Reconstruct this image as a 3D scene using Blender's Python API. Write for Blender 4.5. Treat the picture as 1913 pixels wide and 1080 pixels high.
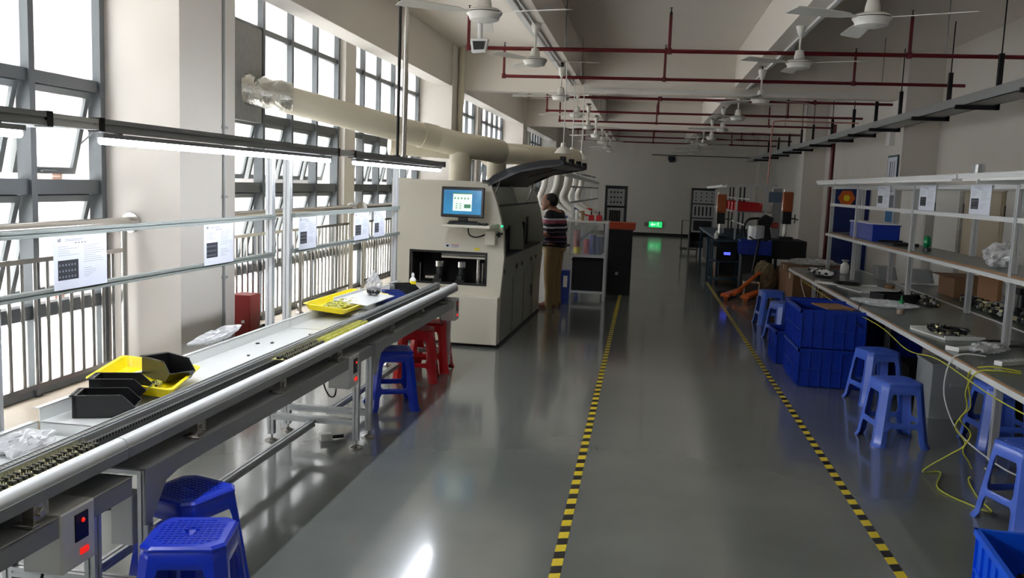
import bpy, bmesh, math, random
from mathutils import Vector, Matrix
random.seed(7)
D = bpy.data
for o in list(D.objects): D.objects.remove(o)
scn = bpy.context.scene
COL = scn.collection

# ------------------------------------------------------------------ camera
cd = D.cameras.new('camera'); cam = D.objects.new('camera', cd); COL.objects.link(cam)
FPX = 1660.0
cd.sensor_fit = 'HORIZONTAL'; cd.sensor_width = 36.0; cd.lens = FPX / 1913.0 * 36.0
cd.clip_start = 0.05; cd.clip_end = 300
yaw, pit, rol = -0.1432, 0.1178, -0.03746
_f = Vector((math.sin(yaw)*math.cos(pit), math.cos(yaw)*math.cos(pit), -math.sin(pit)))
_r = Vector((math.cos(yaw), -math.sin(yaw), 0)); _d = _f.cross(_r)
_r2 = math.cos(rol)*_r + math.sin(rol)*_d; _d2 = -math.sin(rol)*_r + math.cos(rol)*_d
cam.matrix_world = Matrix(((_r2.x, -_d2.x, -_f.x, 0), (_r2.y, -_d2.y, -_f.y, 0), (_r2.z, -_d2.z, -_f.z, 1.75), (0, 0, 0, 1)))
scn.camera = cam

# ------------------------------------------------------------------ sky, sun, daylight
w = D.worlds.new('overcast_sky'); scn.world = w; w.use_nodes = True
bg = w.node_tree.nodes['Background']
bg.inputs[0].default_value = (0.93, 0.96, 1.0, 1); bg.inputs[1].default_value = 15.0
def window_portal(name, y0, y1, z0, z1):
    l = D.lights.new(name, 'AREA'); l.shape = 'RECTANGLE'; l.size = y1-y0; l.size_y = z1-z0
    l.cycles.is_portal = True
    o = D.objects.new(name, l); COL.objects.link(o)
    o.location = (-4.05, (y0+y1)/2, (z0+z1)/2)
    o.rotation_euler = (0, math.radians(-90), 0); 
    o.rotation_euler = Matrix(((0, 0, -1), (1, 0, 0), (0, -1, 0))).to_euler()
for i, (a, b) in enumerate(((-1.6, 2.04), (2.45, 6.1), (7.6, 11.14), (11.55, 15.2), (16.05, 24.25), (25.1, 33.4))):
    window_portal('daylight_portal', a, b, 0.2, 3.6)
vs = scn.view_settings
vs.view_transform = 'Standard'; vs.look = 'None'; vs.gamma = 1.0; vs.use_curve_mapping = False
vs.exposure = 0.4
scn.cycles.max_bounces = 8; scn.cycles.diffuse_bounces = 5; scn.cycles.glossy_bounces = 4
scn.cycles.transparent_max_bounces = 16; scn.cycles.caustics_reflective = False; scn.cycles.caustics_refractive = False
scn.cycles.sample_clamp_indirect = 8.0

# ------------------------------------------------------------------ materials
def srgb(*c):
    if len(c) == 1: c = (c[0],)*3
    return tuple(((v/255)/12.92 if v/255 <= 0.04045 else ((v/255+0.055)/1.055)**2.4) for v in c) + (1,)
def pm(name, col, rough=0.5, metal=0.0, var=0.08, scale=8.0, bump=0.0, coat=0.0, trans=0.0, emit=None, es=0.0, alpha=1.0, spec=0.5):
    m = D.materials.new(name); m.use_nodes = True; nt = m.node_tree; b = nt.nodes['Principled BSDF']
    c = srgb(*col) if isinstance(col, tuple) else srgb(col)
    b.inputs['Roughness'].default_value = rough; b.inputs['Metallic'].default_value = metal
    b.inputs['Coat Weight'].default_value = coat; b.inputs['Coat Roughness'].default_value = 0.08
    b.inputs['Transmission Weight'].default_value = trans; b.inputs['Alpha'].default_value = alpha
    b.inputs['Specular IOR Level'].default_value = spec
    if emit: b.inputs['Emission Color'].default_value = srgb(*emit); b.inputs['Emission Strength'].default_value = es
    if var > 0:
        tc = nt.nodes.new('ShaderNodeTexCoord'); n = nt.nodes.new('ShaderNodeTexNoise'); n.inputs['Scale'].default_value = scale; n.inputs['Detail'].default_value = 4
        mx = nt.nodes.new('ShaderNodeMix'); mx.data_type = 'RGBA'
        mx.inputs[6].default_value = tuple(v*(1-var) for v in c[:3])+(1,); mx.inputs[7].default_value = tuple(min(1, v*(1+var)) for v in c[:3])+(1,)
        nt.links.new(tc.outputs['Object'], n.inputs['Vector']); nt.links.new(n.outputs['Fac'], mx.inputs[0]); nt.links.new(mx.outputs[2], b.inputs['Base Color'])
        if bump > 0:
            bp = nt.nodes.new('ShaderNodeBump'); bp.inputs['Strength'].default_value = bump; bp.inputs['Distance'].default_value = 0.01
            nt.links.new(n.outputs['Fac'], bp.inputs['Height']); nt.links.new(bp.outputs[0], b.inputs['Normal'])
    else: b.inputs['Base Color'].default_value = c
    return m
M = {}
M['wall'] = pm('painted_plaster', (214, 208, 200), 0.75, var=0.025, scale=1.5, bump=0.05)
M['ceil'] = pm('ceiling_paint', (228, 221, 211), 0.8, var=0.03, scale=1.2)
M['frame'] = pm('window_frame_grey', (92, 96, 98), 0.4, 0.3, var=0.04)
M['sash'] = pm('sash_light_grey', (120, 124, 124), 0.35, 0.4, var=0.04)
M['alu'] = pm('aluminium', (196, 198, 200), 0.32, 0.4, var=0.03)
M['aluw'] = pm('satin_aluminium', (205, 207, 206), 0.4, 0.08, var=0.03)
M['aludark'] = pm('aluminium_slot', (60, 62, 64), 0.5, 0.5, var=0.03)
M['steel'] = pm('stainless_steel', (196, 192, 186), 0.22, 0.9, var=0.03)
M['sheet'] = pm('light_grey_sheet', (222, 224, 222), 0.25, 0.0, var=0.02, coat=0.3)
M['sheet2'] = pm('grey_powder_coat', (150, 153, 153), 0.4, 0.1, var=0.03)
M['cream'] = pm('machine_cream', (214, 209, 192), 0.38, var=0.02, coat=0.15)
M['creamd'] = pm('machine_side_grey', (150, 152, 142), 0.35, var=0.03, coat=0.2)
M['black'] = pm('black_plastic', (13, 13, 14), 0.38, var=0.1)
M['blackm'] = pm('matte_black', (12, 12, 13), 0.7, var=0.1)
M['dark'] = pm('dark_machine_part', (45, 46, 46), 0.45, 0.4, var=0.15)
M['blue'] = pm('blue_plastic', (6, 48, 190), 0.3, var=0.06, coat=0.3)
M['blue2'] = pm('blue_stool_plastic', (70, 104, 205), 0.32, var=0.05, coat=0.25)
M['bcrate2'] = pm('bright_blue_crate', (8, 88, 225), 0.4, var=0.08)
M['bcrate'] = pm('blue_crate_plastic', (8, 46, 150), 0.4, var=0.08)
M['bluedk'] = pm('navy_tray_plastic', (26, 50, 130), 0.4, var=0.08)
M['red'] = pm('red_plastic', (196, 10, 22), 0.35, var=0.06, coat=0.2)
M['pipe'] = pm('fire_red_paint', (100, 14, 20), 0.35, var=0.06)
M['pvc'] = pm('cream_pvc', (220, 212, 190), 0.4, var=0.04, scale=3)
M['fan'] = pm('white_enamel', (225, 222, 214), 0.35, var=0.02)
M['yellow'] = pm('yellow_plastic', (240, 218, 4), 0.35, var=0.04, coat=0.2)
M['green'] = pm('green_plastic', (20, 140, 80), 0.35, var=0.06)
M['bluedk2'] = pm('pale_blue_sheet', (90, 104, 130), 0.6)
M['orange2'] = pm('dull_orange_paint', (150, 72, 30), 0.45, var=0.1)
M['orange'] = pm('orange_paint', (214, 98, 22), 0.4, var=0.08)
M['card'] = pm('cardboard', (118, 86, 58), 0.8, var=0.1, scale=5)
M['wood'] = pm('plywood_edge', (140, 102, 68), 0.6, var=0.15, scale=20)
M['mat'] = pm('green_esd_mat', (76, 86, 80), 0.3, var=0.06, coat=0.2)
M['paper'] = pm('paper_sheet', (214, 218, 230), 0.5, var=0.02)
M['ink'] = pm('print_ink', (120, 124, 136), 0.6, var=0.0)
M['inkd'] = pm('print_ink_dark', (40, 42, 48), 0.6, var=0.0)
M['brass'] = pm('tinned_pins', (196, 190, 150), 0.3, 0.6, var=0.2)
M['pcb'] = pm('circuit_board', (196, 190, 132), 0.5, var=0.15, scale=60)
M['pcby'] = pm('yellow_component', (190, 190, 70), 0.45, var=0.15, scale=60)
M['sill'] = pm('beige_stone_sill', (214, 200, 180), 0.45, var=0.08, scale=12)
M['concrete'] = pm('cement_board', (140, 138, 134), 0.85, var=0.2, scale=14, bump=0.3)
M['ground'] = pm('pale_paving', (235, 233, 228), 0.8, var=0.06, scale=2)
M['khaki'] = pm('khaki_cloth', (150, 124, 84), 0.85, var=0.12, scale=12, bump=0.3)
M['skin'] = pm('skin', (150, 98, 72), 0.5, var=0.06)
M['hair'] = pm('dark_hair', (22, 19, 17), 0.7, var=0.2)
M['shoe'] = pm('brown_shoe', (112, 58, 50), 0.5, var=0.1)
M['white'] = pm('white_plastic', (225, 225, 222), 0.4, var=0.03)
M['cablew'] = pm('white_cable', (200, 200, 200), 0.5, var=0.03)
M['cabley'] = pm('yellow_green_cable', (176, 176, 50), 0.5, var=0.3, scale=40)
M['sackc'] = pm('sack_cloth', (120, 102, 74), 0.8, var=0.15, bump=0.3)
M['beige'] = pm('beige_laminate', (196, 182, 156), 0.5, var=0.05)
M['lwhite'] = pm('white_laminate', (212, 210, 204), 0.45, var=0.03)
M['redbox'] = pm('dark_red_steel', (150, 52, 48), 0.45, var=0.06)
M['teal'] = pm('teal_steel', (14, 52, 74), 0.45, var=0.1)
M['led'] = pm('led_tube', (255, 255, 255), 0.4, var=0, emit=(240, 245, 255), es=88.0)
M['ledred'] = pm('red_indicator', (200, 30, 20), 0.4, var=0, emit=(255, 40, 20), es=0.55)
M['ledgreen'] = pm('green_indicator', (20, 200, 120), 0.4, var=0, emit=(40, 230, 150), es=1.2)
M['ledblue'] = pm('blue_display', (50, 60, 220), 0.4, var=0, emit=(80, 90, 255), es=1.4)
M['exit'] = pm('exit_sign_glow', (20, 180, 90), 0.4, var=0, emit=(40, 220, 120), es=0.7)
M['exitw'] = pm('exit_sign_light', (200, 255, 220), 0.4, var=0, emit=(180, 255, 210), es=0.9)

def glassy(name, tint, gloss, rough=0.03, milk=0.0, frost=0.0):
    m = D.materials.new(name); m.use_nodes = True; nt = m.node_tree; nt.nodes.clear()
    out = nt.nodes.new('ShaderNodeOutputMaterial'); t = nt.nodes.new('ShaderNodeBsdfTransparent'); t.inputs[0].default_value = tint
    g = nt.nodes.new('ShaderNodeBsdfGlossy'); g.inputs['Roughness'].default_value = rough
    mx = nt.nodes.new('ShaderNodeMixShader')
    fr = nt.nodes.new('ShaderNodeLayerWeight'); pw = nt.nodes.new('ShaderNodeMath'); pw.operation = 'POWER'; pw.inputs[1].default_value = 5
    ml = nt.nodes.new('ShaderNodeMath'); ml.operation = 'MULTIPLY_ADD'; ml.inputs[1].default_value = 0.5*gloss; ml.inputs[2].default_value = 0.025*gloss
    nt.links.new(fr.outputs['Facing'], pw.inputs[0]); nt.links.new(pw.outputs[0], ml.inputs[0]); nt.links.new(ml.outputs[0], mx.inputs[0])
    nt.links.new(t.outputs[0], mx.inputs[1]); nt.links.new(g.outputs[0], mx.inputs[2])
    last = mx
    if milk > 0:
        d = nt.nodes.new('ShaderNodeBsdfDiffuse'); d.inputs[0].default_value = (0.85, 0.86, 0.88, 1)
        n = nt.nodes.new('ShaderNodeTexNoise'); n.inputs['Scale'].default_value = 22; n.inputs['Detail'].default_value = 6
        tc = nt.nodes.new('ShaderNodeTexCoord'); nt.links.new(tc.outputs['Object'], n.inputs['Vector'])
        mr = nt.nodes.new('ShaderNodeMapRange'); mr.inputs['To Min'].default_value = milk*0.4; mr.inputs['To Max'].default_value = min(1, milk*1.6)
        mx2 = nt.nodes.new('ShaderNodeMixShader'); nt.links.new(n.outputs['Fac'], mr.inputs[0]); nt.links.new(mr.outputs[0], mx2.inputs[0])
        nt.links.new(mx.outputs[0], mx2.inputs[1]); nt.links.new(d.outputs[0], mx2.inputs[2]); last = mx2
    if frost > 0:
        tl = nt.nodes.new('ShaderNodeBsdfTranslucent'); tl.inputs[0].default_value = (0.95, 0.96, 0.97, 1)
        mx3 = nt.nodes.new('ShaderNodeMixShader'); mx3.inputs[0].default_value = frost
        nt.links.new(last.outputs[0], mx3.inputs[1]); nt.links.new(tl.outputs[0], mx3.inputs[2]); last = mx3
    nt.links.new(last.outputs[0], out.inputs[0])
    return m
M['glass'] = glassy('window_glass', (0.93, 0.95, 0.96, 1), 1.0, frost=0.3)
M['acrylic'] = glassy('clear_acrylic', (0.9, 0.92, 0.93, 1), 1.5, 0.05, 0.12)
M['film'] = glassy('clear_plastic_film', (0.9, 0.9, 0.9, 1), 3.0, 0.12, 0.35)

def floor_mat():
    m = D.materials.new('grey_epoxy_floor'); m.use_nodes = True; nt = m.node_tree; b = nt.nodes['Principled BSDF']; b.inputs['Coat Weight'].default_value = 0.55; b.inputs['Coat Roughness'].default_value = 0.09; b.inputs['Coat IOR'].default_value = 1.6
    tc = nt.nodes.new('ShaderNodeTexCoord')
    n = nt.nodes.new('ShaderNodeTexNoise'); n.inputs['Scale'].default_value = 1.1; n.inputs['Detail'].default_value = 6
    cr = nt.nodes.new('ShaderNodeValToRGB')
    cr.color_ramp.elements[0].position = 0.3; cr.color_ramp.elements[0].color = srgb(100, 104, 101)
    cr.color_ramp.elements[1].position = 0.75; cr.color_ramp.elements[1].color = srgb(114, 118, 114)
    nt.links.new(tc.outputs['Object'], n.inputs['Vector']); nt.links.new(n.outputs['Fac'], cr.inputs[0]); nt.links.new(cr.outputs[0], b.inputs['Base Color'])
    n2 = nt.nodes.new('ShaderNodeTexNoise'); n2.inputs['Scale'].default_value = 0.9; n2.inputs['Detail'].default_value = 3
    mr = nt.nodes.new('ShaderNodeMapRange'); mr.inputs['To Min'].default_value = 0.12; mr.inputs['To Max'].default_value = 0.26
    nt.links.new(tc.outputs['Object'], n2.inputs['Vector']); nt.links.new(n2.outputs['Fac'], mr.inputs[0]); nt.links.new(mr.outputs[0], b.inputs['Roughness'])
    n3 = nt.nodes.new('ShaderNodeTexNoise'); n3.inputs['Scale'].default_value = 5; n3.inputs['Detail'].default_value = 2
    bp = nt.nodes.new('ShaderNodeBump'); bp.inputs['Strength'].default_value = 0.03; bp.inputs['Distance'].default_value = 0.01
    nt.links.new(tc.outputs['Object'], n3.inputs['Vector']); nt.links.new(n3.outputs['Fac'], bp.inputs['Height']); return m
M['floor'] = floor_mat()
M['bargrey'] = pm('grey_aluminium_bar', (132, 138, 134), 0.55, 0.1, var=0.02)
def brick_mat():
    m = pm('brick_facade', (190, 130, 110), 0.8, var=0); nt = m.node_tree; b = nt.nodes['Principled BSDF']
    tc = nt.nodes.new('ShaderNodeTexCoord'); mp = nt.nodes.new('ShaderNodeMapping'); mp.inputs['Rotation'].default_value = (math.radians(90), 0, 0)
    br = nt.nodes.new('ShaderNodeTexBrick'); br.inputs['Scale'].default_value = 1; br.inputs['Brick Width'].default_value = 0.24; br.inputs['Row Height'].default_value = 0.07
    br.inputs['Mortar Size'].default_value = 0.006
    br.inputs['Color1'].default_value = srgb(214, 168, 150); br.inputs['Color2'].default_value = srgb(200, 152, 134); br.inputs['Mortar'].default_value = srgb(226, 218, 210)
    nt.links.new(tc.outputs['Object'], mp.inputs[0]); nt.links.new(mp.outputs[0], br.inputs['Vector']); nt.links.new(br.outputs['Color'], b.inputs['Base Color'])
    return m
M['brick'] = brick_mat()
M['facade'] = pm('pale_facade', (140, 136, 132), 0.8, var=0.05, scale=0.6)
M['facade2'] = pm('grey_facade', (110, 110, 108), 0.8, var=0.05, scale=0.6)
def stripe_mat():   # black and yellow hazard tape, slanted stripes every 0.165 m
    m = D.materials.new('hazard_stripes'); m.use_nodes = True; nt = m.node_tree; b = nt.nodes['Principled BSDF']; b.inputs['Roughness'].default_value = 0.4
    tc = nt.nodes.new('ShaderNodeTexCoord'); sx = nt.nodes.new('ShaderNodeSeparateXYZ'); nt.links.new(tc.outputs['Object'], sx.inputs[0])
    a = nt.nodes.new('ShaderNodeMath'); a.operation = 'MULTIPLY_ADD'; a.inputs[1].default_value = -0.35; nt.links.new(sx.outputs[0], a.inputs[0]); nt.links.new(sx.outputs[1], a.inputs[2])
    d = nt.nodes.new('ShaderNodeMath'); d.operation = 'DIVIDE'; d.inputs[1].default_value = 0.165; nt.links.new(a.outputs[0], d.inputs[0])
    fr = nt.nodes.new('ShaderNodeMath'); fr.operation = 'FRACT'; nt.links.new(d.outputs[0], fr.inputs[0])
    g = nt.nodes.new('ShaderNodeMath'); g.operation = 'GREATER_THAN'; g.inputs[1].default_value = 0.5; nt.links.new(fr.outputs[0], g.inputs[0])
    mx = nt.nodes.new('ShaderNodeMix'); mx.data_type = 'RGBA'; mx.inputs[6].default_value = srgb(30, 28, 26); mx.inputs[7].default_value = srgb(214, 190, 40)
    nt.links.new(g.outputs[0], mx.inputs[0]); nt.links.new(mx.outputs[2], b.inputs['Base Color'])
    return m
M['hazard'] = stripe_mat()
def chain_mat():
    m = pm('drive_chain', (70, 70, 68), 0.4, 0.6, var=0); nt = m.node_tree; b = nt.nodes['Principled BSDF']
    tc = nt.nodes.new('ShaderNodeTexCoord'); sx = nt.nodes.new('ShaderNodeSeparateXYZ'); nt.links.new(tc.outputs['Object'], sx.inputs[0])
    d = nt.nodes.new('ShaderNodeMath'); d.operation = 'DIVIDE'; d.inputs[1].default_value = 0.019; nt.links.new(sx.outputs[1], d.inputs[0])
    fr = nt.nodes.new('ShaderNodeMath'); fr.operation = 'FRACT'; nt.links.new(d.outputs[0], fr.inputs[0])
    g = nt.nodes.new('ShaderNodeMath'); g.operation = 'GREATER_THAN'; g.inputs[1].default_value = 0.55; nt.links.new(fr.outputs[0], g.inputs[0])
    mx = nt.nodes.new('ShaderNodeMix'); mx.data_type = 'RGBA'; mx.inputs[6].default_value = srgb(150, 150, 146); mx.inputs[7].default_value = srgb(38, 38, 38)
    nt.links.new(g.outputs[0], mx.inputs[0]); nt.links.new(mx.outputs[2], b.inputs['Base Color'])
    return m
M['chain'] = chain_mat()
def shirt_mat():
    m = D.materials.new('striped_knit'); m.use_nodes = True; nt = m.node_tree; b = nt.nodes['Principled BSDF']; b.inputs['Roughness'].default_value = 0.85
    tc = nt.nodes.new('ShaderNodeTexCoord'); sx = nt.nodes.new('ShaderNodeSeparateXYZ'); nt.links.new(tc.outputs['Object'], sx.inputs[0])
    mr = nt.nodes.new('ShaderNodeMapRange'); mr.inputs['From Min'].default_value = 0.85; mr.inputs['From Max'].default_value = 1.45
    nt.links.new(sx.outputs[2], mr.inputs[0]); cr = nt.nodes.new('ShaderNodeValToRGB'); cr.color_ramp.interpolation = 'CONSTANT'; e = cr.color_ramp.elements
    nv = srgb(24, 24, 36); wh = srgb(205, 200, 205); pk = srgb(150, 76, 96); pu = srgb(120, 90, 120)
    st = [(0, nv), (.1, pu), (.13, nv), (.2, pu), (.23, nv), (.31, pk), (.34, nv), (.43, pu), (.46, nv), (.53, wh), (.57, nv), (.64, pk), (.73, wh), (.765, nv)]
    e[0].color = nv; e[1].position = st[1][0]; e[1].color = st[1][1]
    for p, c in st[2:]: x = e.new(p); x.color = c
    nt.links.new(mr.outputs[0], cr.inputs[0]); nt.links.new(cr.outputs[0], b.inputs['Base Color']); return m
M['shirt'] = shirt_mat()
def screen_mat():
    m = D.materials.new('desktop_screen'); m.use_nodes = True; nt = m.node_tree; b = nt.nodes['Principled BSDF']
    tc = nt.nodes.new('ShaderNodeTexCoord'); wv = nt.nodes.new('ShaderNodeTexNoise'); wv.inputs['Scale'].default_value = 5; nt.links.new(tc.outputs['Object'], wv.inputs['Vector'])
    cr = nt.nodes.new('ShaderNodeValToRGB'); cr.color_ramp.elements[0].color = srgb(8, 60, 110); cr.color_ramp.elements[1].color = srgb(40, 150, 200)
    nt.links.new(wv.outputs['Fac'], cr.inputs[0]); b.inputs['Base Color'].default_value = (0.01, 0.01, 0.01, 1); nt.links.new(cr.outputs[0], b.inputs['Emission Color'])
    b.inputs['Emission Strength'].default_value = 0.9; b.inputs['Roughness'].default_value = 0.2; return m
M['screen'] = screen_mat()
M['scrw'] = pm('screen_window', (200, 215, 205), 0.3, var=0, emit=(205, 222, 210), es=0.75)
M['scrg'] = pm('screen_icon', (60, 120, 90), 0.3, var=0, emit=(50, 110, 80), es=0.6)

# ------------------------------------------------------------------ mesh builder
class MB:
    def __init__(s): s.v = []; s.f = []; s.m = []
    def add(s, vs, fs, mi=0):
        n = len(s.v); s.v += [tuple(p) for p in vs]; s.f += [tuple(i+n for i in f) for f in fs]; s.m += [mi]*len(fs); return s
    def box(s, x0, x1, y0, y1, z0, z1, mi=0):
        return s.add([(x0,y0,z0),(x1,y0,z0),(x1,y1,z0),(x0,y1,z0),(x0,y0,z1),(x1,y0,z1),(x1,y1,z1),(x0,y1,z1)],
                     [(0,3,2,1),(4,5,6,7),(0,1,5,4),(1,2,6,5),(2,3,7,6),(3,0,4,7)], mi)
    def cb(s, c, d, rot=None, mi=0):
        R_ = rot if rot is not None else Matrix.Identity(3)
        vs = [Vector(c) + R_ @ Vector((sx*d[0]/2, sy*d[1]/2, sz*d[2]/2)) for sz in (-1,1) for sx, sy in ((-1,-1),(1,-1),(1,1),(-1,1))]
        return s.add(vs, [(0,3,2,1),(4,5,6,7),(0,1,5,4),(1,2,6,5),(2,3,7,6),(3,0,4,7)], mi)
    def cyl(s, p0, p1, r0, r1=None, n=16, mi=0, cap=True):
        r1 = r0 if r1 is None else r1; p0 = Vector(p0); p1 = Vector(p1); d = (p1-p0).normalized()
        u = d.orthogonal().normalized(); v = d.cross(u); vs = []
        for p, r in ((p0, r0), (p1, r1)):
            vs += [p + (u*math.cos(2*math.pi*i/n) + v*math.sin(2*math.pi*i/n))*r for i in range(n)]
        fs = [(i, (i+1) % n, n+(i+1) % n, n+i) for i in range(n)]
        if cap: fs += [tuple(range(n-1, -1, -1)), tuple(range(n, 2*n))]
        return s.add(vs, fs, mi)
    def lathe(s, prof, c=(0,0,0), n=20, mi=0, axis='z'):
        vs = []; k = len(prof)
        for r, z in prof:
            for i in range(n):
                a = 2*math.pi*i/n; p = (r*math.cos(a), r*math.sin(a), z)
                if axis == 'y': p = (p[0], p[2], p[1])
                if axis == 'x': p = (p[2], p[0], p[1])
                vs.append((c[0]+p[0], c[1]+p[1], c[2]+p[2]))
        fs = [(j*n+i, j*n+(i+1) % n, (j+1)*n+(i+1) % n, (j+1)*n+i) for j in range(k-1) for i in range(n)]
        if prof[0][0] > 1e-6: fs.append(tuple(range(n-1, -1, -1)))
        if prof[-1][0] > 1e-6: fs.append(tuple(range((k-1)*n, k*n)))
        return s.add(vs, fs, mi)
    def tube(s, pts, r, n=8, mi=0, closed_ends=True):
        P = [Vector(p) for p in pts]; k = len(P); vs = []; u = None
        for i in range(k):
            d = (P[min(i+1, k-1)] - P[max(i-1, 0)]).normalized()
            if u is None: u = d.orthogonal().normalized()
            else:
                u = u - d*u.dot(d); u = u.normalized() if u.length > 1e-5 else d.orthogonal().normalized()
            v = d.cross(u); rr = r[i] if isinstance(r, (list, tuple)) else r
            vs += [P[i] + (u*math.cos(2*math.pi*j/n) + v*math.sin(2*math.pi*j/n))*rr for j in range(n)]
        fs = [(i*n+j, i*n+(j+1) % n, (i+1)*n+(j+1) % n, (i+1)*n+j) for i in range(k-1) for j in range(n)]
        if closed_ends: fs += [tuple(range(n-1, -1, -1)), tuple(range((k-1)*n, k*n))]
        return s.add(vs, fs, mi)
    def prism(s, poly, a, b, axis='y', mi=0):
        # poly in the two remaining axes, in order (x,z) for y, (y,z) for x, (x,y) for z
        def P(p, t): return (p[0], t, p[1]) if axis == 'y' else ((t, p[0], p[1]) if axis == 'x' else (p[0], p[1], t))
        n = len(poly); vs = [P(p, a) for p in poly] + [P(p, b) for p in poly]
        fs = [(i, (i+1) % n, n+(i+1) % n, n+i) for i in range(n)] + [tuple(range(n-1, -1, -1)), tuple(range(n, 2*n))]
        return s.add(vs, fs, mi)
    def ell(s, c, r, n=14, k=9, mi=0, rot=None):
        vs = []; R_ = rot if rot is not None else Matrix.Identity(3)
        for j in range(k+1):
            t = math.pi*j/k
            for i in range(n):
                a = 2*math.pi*i/n
                vs.append(Vector(c) + R_ @ Vector((r[0]*math.sin(t)*math.cos(a), r[1]*math.sin(t)*math.sin(a), -r[2]*math.cos(t))))
        return s.add(vs, [(j*n+i, j*n+(i+1) % n, (j+1)*n+(i+1) % n, (j+1)*n+i) for j in range(k) for i in range(n)], mi)
    def extr(s, p0, p1, w=0.04, mi=0, h=None):
        """slotted aluminium profile between two points"""
        p0 = Vector(p0); p1 = Vector(p1); d = (p1-p0).normalized(); h = h or w
        u = Vector((1,0,0)) if abs(d.x) < 0.9 else Vector((0,1,0)); v = d.cross(u).normalized(); u = v.cross(d).normalized()
        a, g, dp = 0.5, 0.11, 0.14
        q = [(-a,-a),(-g,-a),(-g,-a+dp),(g,-a+dp),(g,-a),(a,-a),(a,-g),(a-dp,-g),(a-dp,g),(a,g),(a,a),(g,a),(g,a-dp),(-g,a-dp),(-g,a),(-a,a),(-a,g),(-a+dp,g),(-a+dp,-g),(-a,-g)]
        n = len(q); vs = [p + u*x*w + v*y*h for p in (p0, p1) for x, y in q]
        fs = [(i, (i+1) % n, n+(i+1) % n, n+i) for i in range(n)] + [tuple(range(n-1, -1, -1)), tuple(range(n, 2*n))]
        return s.add(vs, fs, mi)
    def build(s, name, mats, parent=None, smooth=False, bevel=0.0, loc=None, rz=0.0, fix=True):
        me = D.meshes.new(name); me.from_pydata(s.v, [], s.f)
        mats = mats if isinstance(mats, (list, tuple)) else [mats]
        for m in mats: me.materials.append(M[m] if isinstance(m, str) else m)
        if len(mats) > 1: me.polygons.foreach_set('material_index', s.m)
        if fix:
            bm = bmesh.new(); bm.from_mesh(me); bmesh.ops.remove_doubles(bm, verts=bm.verts, dist=1e-6); bmesh.ops.recalc_face_normals(bm, faces=bm.faces); bm.to_mesh(me); bm.free()
        o = D.objects.new(name, me); COL.objects.link(o)
        if parent: o.parent = parent
        if loc: o.location = loc
        if rz: o.rotation_euler = (0, 0, rz)
        if smooth:
            me.polygons.foreach_set('use_smooth', [True]*len(me.polygons))
            try: me.set_sharp_from_angle(angle=math.radians(40))
            except Exception: pass
        if bevel > 0:
            b = o.modifiers.new('bevel', 'BEVEL'); b.width = bevel; b.segments = 2; b.limit_method = 'ANGLE'; b.angle_limit = math.radians(50)
        return o
def thing(name, label, cat, loc=(0,0,0), rz=0.0, group=None):
    o = D.objects.new(name, None); COL.objects.link(o); o.location = loc; o.rotation_euler = (0, 0, rz); o.empty_display_size = 0.1
    o['label'] = label; o['category'] = cat
    if group: o['group'] = group
    return o
def tag(o, label, cat, group=None, kind=None):
    o['label'] = label; o['category'] = cat
    if group: o['group'] = group
    if kind: o['kind'] = kind
    return o
def struct(o): o['kind'] = 'structure'; return o
def dup(root, loc=None, rz=None, label=None, group=None, mats=None):
    def cp(o, par):
        c = o.copy(); COL.objects.link(c); c.parent = par
        for ch in o.children: cp(ch, c)
        return c
    r = cp(root, None)
    if loc is not None: r.location = loc
    if rz is not None: r.rotation_euler = (0, 0, rz)
    if label: r['label'] = label
    if group: r['group'] = group
    return r
def recolour(root, a, b):
    for o in [root] + list(root.children_recursive):
        if o.type == 'MESH' and any(sl.material is M[a] for sl in o.material_slots):
            o.data = o.data.copy()
            for i, m_ in enumerate(o.data.materials):
                if m_ is M[a]: o.data.materials[i] = M[b]
def curve_pts(pts, k=6):
    P = [Vector(p) for p in pts]; out = []
    for i in range(len(P)-1):
        p0 = P[max(i-1, 0)]; p1 = P[i]; p2 = P[i+1]; p3 = P[min(i+2, len(P)-1)]
        for j in range(k):
            t = j/k; out.append(0.5*((2*p1)+(p2-p0)*t+(2*p0-5*p1+4*p2-p3)*t*t+(3*p1-p0-3*p2+p3)*t**3))
    out.append(P[-1]); return out
def text_on(txt, size, name, mat, parent, M4, ext=0.0005):
    c = D.curves.new(name, 'FONT'); c.body = txt; c.size = size; c.extrude = ext; c.align_x = 'CENTER'; c.align_y = 'CENTER'
    tmp = D.objects.new(name, c); COL.objects.link(tmp); bpy.context.view_layer.update()
    me = D.meshes.new_from_object(tmp.evaluated_get(bpy.context.evaluated_depsgraph_get())); D.objects.remove(tmp)
    o = D.objects.new(name, me); COL.objects.link(o); me.materials.clear(); me.materials.append(M[mat]); o.parent = parent; o.matrix_local = M4; return o
PI = math.pi
#@@STRUCTURE
# ------------------------------------------------------------------ room shell
XW, XR, YN, YF, ZC = -3.97, 4.6, -5.2, 34.2, 4.08
struct(MB().box(XW-.25, XR+.2, YN-.2, YF+.2, -0.1, 0.0).build('floor', 'floor'))
struct(MB().box(XW-.25, XR+.2, YN-.2, YF+.2, ZC, ZC+.15).build('ceiling', 'ceil'))
struct(MB().box(XR, XR+.2, YN-.2, YF+.2, 0, ZC).build('wall_right', 'wall'))
struct(MB().box(XW-.25, XR, YF, YF+.2, 0, ZC).build('wall_far', 'wall'))
struct(MB().box(XW-.25, XR, YN-.2, YN, 0, ZC).build('wall_near', 'wall'))
struct(MB().box(XW+.3, XR, YF-.02, YF, 0, .1).build('baseboard_far', 'dark'))
struct(MB().box(-60, XW-.3, -40, 80, -.4, -.3).build('floor_outside', 'ground'))
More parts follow.
